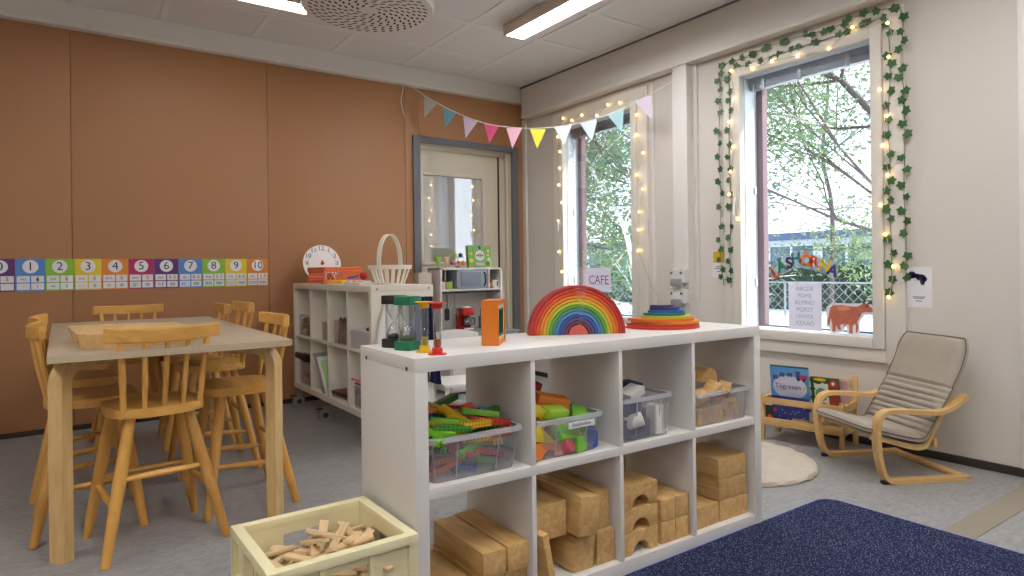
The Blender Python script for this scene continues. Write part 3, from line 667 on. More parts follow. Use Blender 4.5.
# box 3: navy and white blocks
t3 = clear_box(.748, .012, .25, .30, .145, 'clear plastic box of navy and white blocks, third in the upper row', .9)
for k, (c, kd, x, y, z, r) in enumerate([('navy', 'c', .80, .07, .46, (0, 0, .1)), ('navy', 'c', .87, .07, .455, (0, 0, 0)), ('navy', 'c', .83, .08, .52, (.1, .2, .2)), ('white', 'y', .825, .035, .485, (1.0, .9, .3)), ('white', 'b', .925, .04, .48, (0, 1.5, .1)), ('navy', 'c', .93, .11, .47, (0, 0, .2)), ('navy', 'c', .90, .13, .53, (0, .1, .5)), ('white', 's', .865, .09, .567, (.1, -.25, .2)), ('navy', 's', .93, .16, .575, (.2, .1, .4)), ('navy', 's', .80, .22, .555, (.2, .1, .1)), ('white', 'c', .87, .20, .47, (0, 0, .3)), ('navy', 'c', .80, .17, .47, (0, 0, 0)), ('white', 'b', .96, .06, .47, (0, 1.5, .3))]):
    mb = MB(); d = {'c': (.065, .065, .06), 'b': (.10, .045, .03), 's': (.09, .06, .03)}.get(kd)
    (mb.box((0, 0, 0), d, bev=.004) if d else mb.lathe([(.022, -.03), (.024, -.027), (.024, .027), (.022, .03)], 18))
    o = mb.build('toy_block', mat('block_' + c, (40, 46, 86) if c == 'navy' else (226, 222, 214), .6)); o.location = SL(x, y, z); o.rotation_euler = r
    tag(o, {'navy': 'navy blue block in the third clear box', 'white': 'white block in the third clear box'}[c] if kd != 'y' else 'white round block pressed against the front of the third clear box', 'toy block', 'navy and white blocks in the third clear box')
# box 4: small wooden blocks
clear_box(1.112, .012, .318, .30, .12, 'clear plastic box of small wooden blocks, rightmost in the upper shelf row', .92)
for k, (kd, x, y, z, r) in enumerate([('cube', 1.165, .055, .455, (0, 0, .1)), ('cyl', 1.16, .06, .515, (0, 1.5, .1)), ('cube', 1.245, .06, .455, (.0, .0, -.2)), ('bar', 1.31, .06, .47, (0, .7, .2)), ('tri', 1.33, .06, .45, (0, 0, .1)), ('cube', 1.38, .08, .455, (0, 0, .3)), ('bar', 1.20, .17, .46, (0, 0, .5)), ('cube', 1.30, .18, .46, (0, 0, .1)), ('bar', 1.38, .2, .46, (0, 0, 1.4)), ('cube', 1.175, .12, .585, (.1, .1, .3)), ('half', 1.285, .12, .59, (.1, .15, .1)), ('bar', 1.315, .05, .535, (.2, .4, .7)), ('tri', 1.25, .05, .545, (.3, .2, .2)), ('slab', 1.245, .20, .640, (.5, -.2, .2)), ('bar', 1.16, .22, .565, (.1, .3, .4)), ('cube', 1.22, .24, .55, (0, .1, .2))]):
    mb = MB()
    if kd == 'cube': mb.box((0, 0, 0), (.07, .06, .06), bev=.003)
    elif kd == 'bar': mb.box((0, 0, 0), (.10, .045, .04), bev=.003)
    elif kd == 'slab': mb.box((0, 0, 0), (.085, .035, .07), bev=.003)
    elif kd == 'cyl': mb.lathe([(.028, -.045), (.031, -.042), (.031, .042), (.028, .045)], 20)
    elif kd == 'half': mb.prism(arc(0, -.03, .055, 0, PI, 14), .06, (0, .03, 0), (1, 0, 0), (0, 0, 1), bev=.002)
    elif kd == 'tri': mb.prism([(-.05, -.03), (.05, -.03), (0, .03)], .05, (0, .025, 0), (1, 0, 0), (0, 0, 1), bev=.002)
    o = mb.build('wooden_block', BLOCKW); o.location = SL(x, y, z); o.rotation_euler = r
    tag(o, {'cube': 'small wooden cube-like block', 'bar': 'small wooden bar block', 'slab': 'wooden slab standing on top of the heap', 'cyl': 'small round wooden block', 'half': 'half-round wooden block on top of the heap', 'tri': 'small triangular wooden block'}[kd] + ' in the rightmost clear box', 'wooden block', 'small wooden blocks in the rightmost clear box')
# ---- lower row: hollow hardwood blocks
def hblock(x0, x1, y0, y1, z0, z1, label, rot=None, piv=None, extra=None):
    c = ((x0 + x1) / 2, (y0 + y1) / 2, (z0 + z1) / 2); d = (x1 - x0 - .001, y1 - y0, z1 - z0 - .0008)
    o = MB().box((0, 0, 0), d, bev=.0025).build('wooden_block', BLOCKW); o.location = SL(*c); r = rot or (0, 0, 0)
    o.rotation_euler = (r[0], r[1], r[2] + SA); tag(o, label, 'wooden block', 'large wooden blocks in the lower row of the shelf'); return o
B0 = .0455
c1 = 'in the first lower shelf cell'
hblock(.042, .195, .02, .32, B0, .1215, 'wide flat wooden block low at the left ' + c1)
hblock(.21, .29, .03, .33, B0, .1215, 'long wooden block under the left upper one ' + c1); hblock(.297, .372, .03, .33, B0, .1215, 'long wooden block under the right upper one ' + c1)
hblock(.213, .290, .018, .325, .122, .198, 'left long wooden block of the upper pair ' + c1); hblock(.298, .373, .020, .34, .122, .197, 'right long wooden block of the upper pair ' + c1)
c2 = 'in the second lower shelf cell'
hblock(.545, .632, .03, .31, B0, .153, 'tilted wooden block at the bottom middle ' + c2, (0, .12, .05)); hblock(.646, .724, .028, .32, B0, .153, 'upright wooden block at the bottom right ' + c2)
hblock(.40, .475, .08, .34, B0, .153, 'wooden block at the back left bottom ' + c2)
hblock(.428, .452, .012, .11, B0 + .004, .205, 'thin wooden plank leaning at the left front ' + c2, (0, -.2, .05))
hblock(.41, .54, .05, .36, .165, .275, 'wide wooden block at the upper left ' + c2); hblock(.549, .632, .004, .30, .1635, .286, 'leaning wooden block at the upper middle ' + c2, (0, .14, .03)); hblock(.652, .712, .04, .36, .154, .278, 'wooden block behind and right of the leaning one ' + c2)
c3 = 'in the third lower shelf cell'
for k, wd_ in enumerate(('lowest', 'middle', 'topmost')):
    z = B0 + .0765 * k; t = [(-.079, 0), (-.042, 0)] + [(-.042 * math.cos(a), .042 * math.sin(a)) for a in [PI * i / 12 for i in range(1, 12)]] + [(.042, 0), (.079, 0), (.079, .076), (-.079, .076)]
    o = MB().prism(t, .13, (0, .13, 0), (1, 0, 0), (0, 0, 1), bev=.002).build('arch_block', BLOCKW); o.location = SL(.8345, .018, z); o.rotation_euler = (0, 0, SA)
    tag(o, '%s of three stacked wooden arch blocks %s' % (wd_, c3), 'wooden block', 'large wooden blocks in the lower row of the shelf')
for i, (x0, x1) in enumerate(((.931, 1.002), (1.004, 1.074))):
    for k in range(2): hblock(x0, x1, .018, .27, B0 + .0765 * k, B0 + .0765 * k + .076, '%s block of the %s pair right of the arches %s' % (('lower', 'upper')[k], ('left', 'right')[i], c3))
hblock(.80, 1.05, .285, .36, B0, .122, 'wooden block lying low behind the arches ' + c3); hblock(.80, 1.05, .285, .36, .122, .198, 'wooden block lying second behind the arches ' + c3); hblock(.78, 1.03, .29, .37, .1985, .275, 'wooden block lying on top behind the arches ' + c3)
c4 = 'in the fourth lower shelf cell'
for k, wd_ in enumerate(('lowest', 'middle', 'topmost')): hblock(1.258 - .003 * k, 1.424 - .004 * k, .03, .235, B0 + .0785 * k, B0 + .0785 * k + .0775, '%s wooden block of the three-high stack %s' % (wd_, c4))
hb = hblock(1.105, 1.249, .03, .23, B0, .124, 'low block with a round hole left of the stack ' + c4)
h = MB().cyl((-.03, -.01, .035), (-.03, -.01, .0392), .02, n=16).build('round_hole', mat('hole_dark', (70, 46, 26), .8), hb)
# ================================================================== on top of the cube shelf
ZT = .77
TIMG = clear('timer_glass', (248, 250, 250), .05, haze=.012, rough=.03)
def big_timer(x, y, rz, col, label, cname):
    t = thing('sand_timer', label, 'sand timer', (x, y, ZT), rz, 'sand timers on the white shelf')
    oct_ = rrect(.062, .062, .012, 2); M = mat('timer_' + cname, col, .35)
    MB().prism(oct_, .026, (0, 0, 0), bev=.002).build('base', M, t); MB().prism(oct_, .026, (0, 0, .131), bev=.002).build('top_cap', M, t)
    mb = MB().lathe([(.027, .026), (.0275, .131)], 24, caps=False); mb.build('outer_tube', TIMG, t)
    P = [(.024, .027), (.0245, .04), (.018, .058), (.004, .0785), (.018, .099), (.0245, .117), (.024, .13)]
    MB().lathe(P, 24, caps=False).build('glass_bulb', TIMG, t)
    if cname == 'green': MB().lathe([(.022, .027), (.023, .036), (.004, .043)], 20).build('sand', mat('green_sand', (40, 92, 50), .9), t)
    else: MB().lathe([(.022, .027), (.023, .036), (.002, .042)], 20).build('sand', mat('dark_sand', (44, 40, 40), .9), t)
def small_timer(x, y, col, sand, label, cname):
    t = thing('sand_timer', label, 'sand timer', (x, y, ZT), 0, 'sand timers on the white shelf'); M = mat('timer_' + cname, col, .35)
    MB().lathe([(.026, 0), (.026, .003), (.0145, .004), (.0145, .018), (.012, .019)], 24).build('base', M, t)
    MB().lathe([(.012, .125), (.0145, .126), (.0145, .139), (.026, .140), (.026, .143)], 24).build('top_cap', M, t)
    MB().lathe([(.011, .018), (.0115, .126)], 18, caps=False).build('outer_tube', TIMG, t)
    MB().lathe([(.009, .019), (.0095, .05), (.002, .0715), (.0095, .095), (.009, .125)], 18, caps=False).build('glass_bulb', TIMG, t)
    MB().lathe([(.0088, .019), (.009, .042)], 18).build('sand', mat('sand_' + cname, sand, .9), t)
big_timer(.832, 1.812, .5, (34, 30, 30), 'sand timer with black square ends, farthest left on the white shelf', 'black')
big_timer(.832, 1.722, .45, (20, 112, 78), 'sand timer with green square ends beside the black one', 'green')
small_timer(.846, 1.642, (228, 184, 20), (226, 190, 40), 'slim sand timer with yellow round ends', 'yellow')
small_timer(.849, 1.572, (206, 40, 26), (196, 92, 50), 'slim sand timer with red ends, nearest the shelf corner', 'red')
# nest of square frames, seen edge on
pA = at_z(484, 345.5, ZT); pB = at_z(498.5, 346, ZT); pC = at_z(505, 341.5, ZT)
rzf = math.atan2((pC - pB).y, (pC - pB).x)
hN = .137
q0 = pB + (pC - pB) * .5
NA = math.atan2((pC - pB).y, (pC - pB).x)
NC = [('orange', (214, 116, 28), .137), ('yellow', (226, 190, 40), .112), ('white', (214, 214, 208), .098), ('green', (24, 92, 62), .082)]
off = Vector((math.cos(NA), math.sin(NA), 0)); nrm = Vector((-off.y, off.x, 0))
for k, (cn, c, s) in enumerate(NC):
    t = .0125 if k == 0 else .0065; w = .135 if k == 0 else s; d = .052 if k == 0 else .046
    mb = MB(); z0 = .0125 if k else 0; 
    zb = sum((.0125, .0066, .0066)[:k]); W = .137 - 2 * zb
    mb.b2((-W / 2, 0, 0), (-W / 2 + t, d, W)); mb.b2((W / 2 - t, 0, 0), (W / 2, d, W)); mb.b2((-W / 2 + t, 0, 0), (W / 2 - t, d, t)); mb.b2((-W / 2 + t, 0, W - t), (W / 2 - t, d, W))
    o = mb.build('nesting_frame', mat('frame_' + cn, c, .5, var=.05)); ctr = pB + nrm * .0685
    # the open face looks along `off`'s right; frame depth runs along the visible narrow side
    o.location = Vector((pB.x, pB.y, ZT + zb)) + nrm * .0685 + off * (.026 if k else .026) ; o.rotation_euler = (0, 0, NA)
    o.location = Vector((pB.x, pB.y, ZT + zb)) + off * .0685 + nrm * (0 if k == 0 else .003)
    tag(o, '%s square frame of the nest standing on edge on the white shelf' % ('outermost orange' if k == 0 else 'inner ' + cn), 'nesting frame', 'nested square frames')
# rainbow of nested wooden arcs
pL = at_z(530, 336, ZT); pR = at_z(625.7, 333.3, ZT); ctr = (pL + pR) / 2; ax = (pR - pL).normalized(); RR = (pR - pL).length / 2; back = Vector((-ax.y, ax.x, 0)); ra = math.atan2(ax.y, ax.x)
RC = [('crimson', (178, 52, 54)), ('red', (200, 58, 40)), ('red-orange', (214, 84, 36)), ('orange', (226, 128, 36)), ('amber', (230, 164, 48)), ('lime', (178, 190, 56)), ('green', (86, 156, 52)), ('grey-green', (84, 130, 120)), ('sky blue', (70, 132, 186)), ('dark blue', (44, 76, 150)), ('purple', (96, 72, 122)), ('plum', (92, 48, 66))]
th = RR * .79 / 12
for k, (cn, c) in enumerate(RC):
    r1 = RR - k * th; r0 = r1 - th + .0022
    poly = arc(0, 0, r1, 0, PI, 36) + arc(0, 0, r0, PI, 0, 36)
    o = MB().prism(poly, .058, (0, .058, 0), (1, 0, 0), (0, 0, 1), bev=.0018).build('rainbow_arch', mat('arch_' + cn, c, .55, var=.06, vscale=20)); o.location = ctr; o.rotation_euler = (0, 0, ra)
    tag(o, '%s wooden arch, number %s from outside in the nested rainbow' % (cn, ['one', 'two', 'three', 'four', 'five', 'six', 'seven', 'eight', 'nine', 'ten', 'eleven', 'twelve'][k]), 'rainbow arch', 'nested rainbow arches')
o = MB().prism(arc(0, 0, RR * .2, 0, PI, 20), .058, (0, .058, 0), (1, 0, 0), (0, 0, 1), bev=.0018).build('rainbow_core', mat('arch_core', (196, 84, 76), .55, var=.06)); o.location = ctr; o.rotation_euler = (0, 0, ra)
tag(o, 'solid coral half-round block in the middle of the rainbow', 'rainbow arch', 'nested rainbow arches')
# stack of half-round boards
sc_ = at_z(671, 329.5, ZT); sc_ = Vector((1.925, 1.70, ZT))
SC = [('coral red', (204, 64, 52), .148), ('dark red', (190, 50, 40), .145), ('amber', (226, 150, 40), .138), ('orange', (222, 104, 30), .132), ('lime', (186, 196, 50), .100), ('teal', (42, 112, 112), .083), ('blue', (50, 110, 170), .074), ('navy', (46, 56, 130), .060), ('plum', (74, 52, 92), .046)]
z = ZT; dxs = [0, .003, .012, -.004, 0, -.006, .004, -.002, -.016]
for k, (cn, c, r) in enumerate(SC):
    hh = .0098; a = math.radians([-22, -22, -18, -24, -21, -23, -19, -22, -25][k])
    o = MB().prism(arc(0, 0, r, PI, 2 * PI, 28), hh - .0004, (0, 0, 0), bev=.002).build('half_round_board', mat('board_' + cn, c, .5, var=.05)); o.location = (1.925 + dxs[k], 1.735 + (0 if k < 4 else -.02), z); o.rotation_euler = (0, 0, a); z += hh
    tag(o, '%s half-round board, %s in the stack on the shelf' % (cn, ['lowest', 'second from below', 'third from below', 'fourth from below', 'fifth from below', 'sixth from below', 'third from the top', 'second from the top', 'topmost'][k]), 'half-round board', 'stacked half-round boards')
# power adapters of the string lights on the white duct
ADP = clear('milky_adapter', (225, 225, 225), .12, haze=.72, hcol=(215, 214, 212), rough=.2)
for k, (z, l) in enumerate(((.945, 'upper milky plug adapter on the white duct above the stacked boards'), (.80, 'lower milky plug adapter on the white duct above the stacked boards'))):
    t = thing('plug_adapter', l, 'plug', (3.605, 3.05, z), 0, 'plug adapters on the duct')
    MB().b2((-.055, -.075, -.05), (0, .055, .05), bev=.018).build('housing', mat('adapter_white', (222, 220, 218), .3), t)
    MB().b2((-.075, -.05, -.075), (-.02, .04, -.02), bev=.012).build('battery_case', mat('adapter_grey', (150, 150, 150), .25), t)
    MB().tube([(-.06, -.06, .03), (-.08, -.065, .055), (-.06, -.06, .075)], .004, 6).tube([(-.06, .02, .03), (-.085, .03, .06), (-.05, .02, .085)], .004, 6).cyl((-.058, .035, .015), (-.052, .035, .015), .01, n=12).build('cable', WHITE, t)
    MB().cyl((-.060, .04, .02), (-.054, .04, .02), .009, n=12).build('socket_hole', mat('socket_grey', (96, 96, 100), .5), t)
    MB().cyl((-.06, -.045, .02), (-.054, -.045, .02), .009, n=12).build('socket_hole', mat('socket_grey', (96, 96, 100), .5), t)
# ================================================================== cream crate of planks
CRM = mat('cream_plastic', (240, 230, 184), .45)
cr = thing('crate', 'cream plastic crate of loose wooden planks standing against the shelf end', 'crate', (.556, 1.668, 0), math.radians(1.0))
cw, cl, chh = .376, .352, .325; t_ = .012
def side(mb, L, holes, z1=chh, dz=0.0):
    """upright wall along x, centre 0: two rails, end stiles and slots"""
    mb.b2((-L / 2, -t_ / 2, .0), (L / 2, t_ / 2, .12)); mb.b2((-L / 2, -t_ / 2, z1 - .045), (L / 2, t_ / 2, z1))
    w = .30 * L if holes else 0
    mb.b2((-L / 2, -t_ / 2, .12), (-w / 2 if holes else L / 2, t_ / 2, z1 - .045))
    if holes: mb.b2((w / 2, -t_ / 2, .12), (L / 2, t_ / 2, z1 - .045)); mb.b2((-w / 2, -t_ / 2, .12), (w / 2, t_ / 2, z1 - .13))
    mb.b2((-L / 2 - .001, -t_ / 2 - .014, z1 - .022), (L / 2 - .013, t_ / 2 + .001, z1 + .002 + dz), bev=.003)
    for z in (.20, .105): mb.b2((-L / 2, -t_ / 2 - .011, z - .006), (L / 2, 0, z + .006))
    for x in (-L / 2 + .006, -w / 2 - .006, w / 2 + .006, L / 2 - .006): mb.b2((x - .006, -t_ / 2 - .011, 0), (x + .006, 0, z1 - .01))
    return mb
def turned(mb, M):
    mb.bm.transform(M); return mb
for a, L, d in ((0, cw, cl), (PI, cw, cl), (PI / 2, cl, cw), (-PI / 2, cl, cw)):
    mb = turned(side(MB(), L, True, dz=.0006 if L == cl else 0), Matrix.Rotation(a, 4, 'Z') @ Matrix.Translation((0, -d / 2 + t_ / 2 + .014, 0))); mb.build('side_wall', CRM, cr)
MB().b2((-cw / 2 + .01, -cl / 2 + .01, .004), (cw / 2 - .01, cl / 2 - .01, .014)).build('floor_panel', CRM, cr)
pk = None; CO = Vector((.556, 1.668, 0))
def plank(x, y, z, rx, ry, rz, lab='pale wooden plank in the loose heap inside the cream crate'):
    global pk
    if pk is None: pk = MB().box((0, 0, 0), (.118, .0236, .0085), bev=.0006).build('wooden_plank', PLANKW); o = pk
    else: o = dup(pk)
    o.location = CO + Vector((x, y, z)); o.rotation_euler = (rx, ry, rz); tag(o, lab, 'plank', 'loose planks in the cream crate')
for k in range(64):
    lay = 3 + k // 16; q = k % 16
    x = -.105 + (q % 4) * .07 + R.uniform(-.02, .02); y = -.11 + (q // 4) * .072 + R.uniform(-.02, .02)
    hz = .085 + lay * .028 + .012 * max(0, 1 - ((x - .03) ** 2 + (y + .0) ** 2) / .02)
    plank(max(-.105, min(.105, x)), max(-.115, min(.115, y)), hz + R.uniform(0, .012), R.uniform(-.35, .35), R.uniform(-.4, .4), R.uniform(0, PI))
for (x, y, z, rx, ry, rz) in [(-.07, .05, .20, .1, .05, .15), (.02, .07, .225, .2, -.5, 1.1), (.05, .03, .23, -.1, -.35, .8), (.10, .02, .215, .1, .4, 1.5), (-.03, -.02, .205, .3, -.3, 1.2), (.0, .0, .21, .1, .1, .5), (.08, -.05, .205, .2, -.2, 1.4), (-.09, -.02, .19, 0, .1, .2), (-.05, .0, .20, .4, -.2, .9), (.06, .09, .21, -.3, .2, .3), (.11, .08, .21, .2, -.4, 1.9), (-.04, .09, .19, .1, .3, 2.2), (-.10, -.08, .185, .2, 0, .5), (.02, -.08, .19, -.2, .3, 2.5), (.03, .05, .24, .25, -.25, 2.6), (.085, .0, .235, .1, .2, .9), (-.06, -.07, .20, .1, -.3, 1.3), (-.02, -.10, .20, .2, .1, .3), (.05, -.11, .205, -.2, .2, 2.0), (-.11, .06, .19, .1, .0, 1.2), (-.08, -.11, .195, .1, .2, 2.4), (.10, -.10, .21, 0, -.2, .6), (-.01, .04, .235, .1, .3, 1.8), (.065, -.03, .235, -.15, .2, 2.9)]: plank(x, y, z + .05, rx, ry, rz)
# ================================================================== blue mat, round rug
def mat_rug():
    M = bpy.data.materials.new('blue_speckled_carpet'); M.use_nodes = True; nt = M.node_tree; N = nt.nodes; L = nt.links; b = N['Principled BSDF']; b.inputs['Roughness'].default_value = .95; b.inputs['Specular IOR Level'].default_value = .1
    tc = N.new('ShaderNodeTexCoord'); v = N.new('ShaderNodeTexVoronoi'); v.inputs['Scale'].default_value = 150; n = N.new('ShaderNodeTexNoise'); n.inputs['Scale'].default_value = 260
    L.new(tc.outputs['Object'], v.inputs['Vector']); L.new(tc.outputs['Object'], n.inputs['Vector'])
    cr = N.new('ShaderNodeValToRGB'); e = cr.color_ramp.elements; e[0].color = lin((176, 180, 200)); e[0].position = .14; e[1].color = lin((33, 39, 74)); e[1].position = .30
    L.new(v.outputs['Distance'], cr.inputs[0]); mx = N.new('ShaderNodeMixRGB'); mx.blend_type = 'MULTIPLY'; mx.inputs[0].default_value = .7
    L.new(cr.outputs[0], mx.inputs[1]); L.new(n.outputs[0], mx.inputs[2]); g_ = N.new('ShaderNodeGamma'); g_.inputs[1].default_value = .85; L.new(mx.outputs[0], g_.inputs[0]); L.new(g_.outputs[0], b.inputs['Base Color']); return M
x0, x1, y0, y1 = .2, 2.685, -1.4, 1.502
poly = [(x0, y0), (x1, y0)] + arc(x1 - .07, y1 - .07, .07, 0, PI / 2, 8) + [(x0, y1)]
t = thing('play_mat', 'dark blue speckled mat with a bright blue edge in front of the white shelf', 'mat', (0, 0, 0))
t.location = ((x0 + x1) / 2, (y0 + y1) / 2, 0); q = [(p[0] - t.location.x, p[1] - t.location.y) for p in poly]
MB().prism(q, .0075, (0, 0, .0005)).build('carpet', mat_rug(), t)
MB().tube([(*p, .0045) for p in q], .0045, 6, closed=True).build('bound_edge', mat('blue_binding', (44, 66, 170), .7), t)
rg = MB(); n = 96
def fluffy():
    rings = []; bm = rg.bm
    for i, (f, z) in enumerate([(1, .002), (1.0, .012), (.985, .022), (.93, .027), (.8, .028), (.6, .028), (.35, .028), (.12, .028)]):
        rings.append([bm.verts.new((.40 * f * math.cos(2 * PI * k / n) * (1 + (.012 * R.uniform(-1, 1) if i < 3 else 0)), .40 * f * math.sin(2 * PI * k / n) * (1 + (.012 * R.uniform(-1, 1) if i < 3 else 0)), z + (R.uniform(-.003, .003) if i > 1 else 0))) for k in range(n)])
    for A, B in zip(rings, rings[1:]):
        for k in range(n): bm.faces.new((A[k], A[(k + 1) % n], B[(k + 1) % n], B[k]))
    bm.faces.new(rings[0][::-1]); bm.faces.new(rings[-1])
fluffy()
o = rg.build('round_rug', mat('cream_plush', (206, 194, 176), .95, var=.12, vscale=14, bump=.6, bscale=120)); o.location = (2.82, 2.07, 0); tag(o, 'round cream fluffy rug between the shelf end and the reading chair', 'rug')
# ================================================================== bentwood reading chair
AX = Vector((3.092, 1.433, 0)); AR = math.radians(-27.5)
ac = thing('armchair', 'bentwood cantilever armchair with beige ribbed cushion in the corner by the window', 'armchair', AX, AR)
ARMW = wood('armchair_birch', (226, 186, 124), (210, 166, 100), (1.5, 8, 8), .38)
prof = [(.40, .390), (.362, .360), (.31, .332), (.255, .317), (.2, .319), (.13, .325), (.044, .331), (-.008, .328), (-.040, .305), (-.052, .258), (-.052, .18), (-.042, .109), (-.026, .052), (-.002, .02), (.03, .011), (.1, .010), (.25, .010), (.41, .010)]
W = .45
for y in (0, W): MB().ribbon(curve3([(x, y, z) for x, z in prof], 4), .042, .019, (0, 1, 0)).build('bent_frame', ARMW, ac)
MB().b2((.366, .02, .002), (.408, W - .02, .020), bev=.004).build('rear_bar', ARMW, ac)
MB().b2((.255, .02, .15), (.272, W - .02, .19), bev=.004).build('cross_bar', ARMW, ac)
for y in (-.012, W - .012): MB().b2((-.028, y + .0, 0), (.002, y + .026, .016), bev=.003).build('foot', BLACK, ac)
sp = [(-.05, .226), (.0, .216), (.07, .196), (.14, .176), (.19, .170), (.225, .186), (.275, .27), (.33, .365), (.365, .43)]
for y in (.04, W - .04): MB().ribbon(curve3([(x, y, z - .024) for x, z in sp], 4), .03, .016, (0, 1, 0)).build('seat_rail', ARMW, ac)
mb = MB()
for z in (.115, .165): mb.cyl((-.063, 0, z + .04), (-.060, 0, z + .04), .006, n=10)
mb.cyl((.39, -.0215, .011), (.39, -.0225, .011), .005, n=10); mb.build('bolt', STEEL, ac)
MB().ribbon(curve3([(x, W / 2, z - .011) for x, z in sp], 4), W - .06, .006, (0, 1, 0)).build('webbing', mat('cream_webbing', (216, 196, 150), .8), ac)
# cushion: ribbed pad that turns into a headrest pad
CUS = mat('beige_cotton', (168, 157, 142), .9, var=.06, vscale=20, bump=.25, bscale=220)
path = curve3([(x, 0, z) for x, z in [(-.088, .238), (-.04, .229), (.05, .206), (.13, .188), (.175, .182), (.212, .192), (.262, .265), (.318, .355), (.366, .43), (.408, .51), (.434, .585), (.452, .632), (.456, .643)]], 14)
L_ = [0.0]
for a, b in zip(path, path[1:]): L_.append(L_[-1] + (b - a).length)
mb = MB(); bm = mb.bm; rings = []; tot = L_[-1]; ny = 20; hw = W / 2 - .012
for i, p in enumerate(path):
    t = (path[min(i + 1, len(path) - 1)] - path[max(i - 1, 0)]).normalized(); q = Vector((-t.z, 0, t.x)); s = L_[i]; k = s / tot
    rib = abs(math.sin(PI * s / .030)) ** .6
    pad = .016 + .017 * rib if k < .70 else .034 + .010 * math.sin(PI * (k - .70) / .30)
    ends = min(1, s / .015, (tot - s) / .02); pad = .006 + (pad - .006) * max(.05, ends) ** .5
    w_ = hw - (.0 if k < .9 else .03 * ((k - .9) / .1) ** 2) - (.04 * (1 - s / .03) ** 2 if s < .03 else 0)
    up = []; lo = []
    for j in range(ny + 1):
        y = -1 + 2 * j / ny; e = (1 - abs(y) ** 10); up.append(bm.verts.new(p + q * (.004 + pad * (.35 + .65 * e)) + Vector((0, W / 2 + y * w_, 0)))); lo.append(bm.verts.new(p + Vector((0, W / 2 + y * w_, 0))))
    rings.append(up + lo[::-1])
M_ = len(rings[0])
for A, B in zip(rings, rings[1:]):
    for j in range(M_): bm.faces.new((A[j], A[(j + 1) % M_], B[(j + 1) % M_], B[j]))
bm.faces.new(rings[0][::-1]); bm.faces.new(rings[-1]); cu_ = mb.build('cushion', CUS, ac, smooth=60)
pp = []
for i, p in enumerate(path):
    s = L_[i]; k = s / tot; t = (path[min(i + 1, len(path) - 1)] - path[max(i - 1, 0)]).normalized(); q = Vector((-t.z, 0, t.x)); w_ = hw - (.0 if k < .9 else .03 * ((k - .9) / .1) ** 2) - (.04 * (1 - s / .03) ** 2 if s < .03 else 0)
    pp.append((p + q * (.014 if k < .7 else .02), w_ + .002))
mb = MB().tube([p + Vector((0, W / 2 - w, 0)) for p, w in pp] + [p + Vector((0, W / 2 + w, 0)) for p, w in pp[::-1]], .003, 5, closed=True)
mb.build('piping', mat('cushion_piping', (110, 102, 94), .9), cu_)
# ================================================================== book rack with books
BR = Vector((3.335, 2.235, 0)); BA = math.radians(-79)
rk = thing('book_rack', 'low birch book display rack under the right window', 'book rack', BR, BA)
RW = .43
BRW = wood('rack_birch', (224, 186, 128), (206, 164, 104), (1.5, 8, 8), .45); BRV = wood('rack_birch_upright', (224, 186, 128), (206, 164, 104), (8, 8, 1.5), .45)
for x in (0, RW):
    MB().b2((x - .012, -.012, 0), (x + .012, .012, .265), bev=.003).build('front_post', BRV, rk); MB().b2((x - .012, .215, 0), (x + .012, .239, .385), bev=.003).build('rear_post', BRV, rk)
    MB().b2((x - .009, .010, .205), (x + .009, .217, .245), bev=.002).build('end_rail', BRW, rk); MB().b2((x - .009, .010, .085), (x + .009, .217, .115), bev=.002).build('end_rail', BRW, rk)
for z0, z1 in ((.215, .25), (.09, .135)): MB().b2((-.012, -.018, z0), (RW + .012, -.008, z1), bev=.002).build('front_rail', BRW, rk)
for z0, z1 in ((.32, .36), (.22, .25)): MB().b2((-.01, .222, z0), (RW + .01, .232, z1), bev=.002).build('back_rail', BRW, rk)
MB().b2((.0, .0, .086), (RW, .225, .096)).build('bottom_shelf', BRW, rk); MB().b2((.0, .03, .205), (RW, .225, .213)).build('middle_shelf', BRW, rk)
def rackpt(x, y, z): return BR + Matrix.Rotation(BA, 3, 'Z') @ Vector((x, y, z))
def book(x, y, z, w, h, th, lean, cover, label, art=None, turn=0):
    b = thing('picture_book', label, 'book', rackpt(x, y, z), 0, 'picture books in the rack'); b.rotation_euler = Euler((-lean, 0, BA + turn))
    MB().b2((0, 0, 0), (w, .0018, h)).b2((0, th - .0018, 0), (w, th, h)).b2((0, 0, 0), (.0018, th, h)).build('cover', cover, b)
    MB().b2((.002, .0019, .003), (w - .003, th - .0019, h - .003)).build('pages', PAPER, b)
    if art: art(b, w, h)
    return b
def disc(mb, x, z, rx, rz, y=-.0006, n=14):
    mb.prism([(x + rx * math.cos(2 * PI * k / n), z + rz * math.sin(2 * PI * k / n)) for k in range(n)], .0008, (0, y + .0008, 0), (1, 0, 0), (0, 0, 1)); return mb
SKY = mat('book_sky_blue', (84, 150, 206), .35, var=.25, vscale=12)
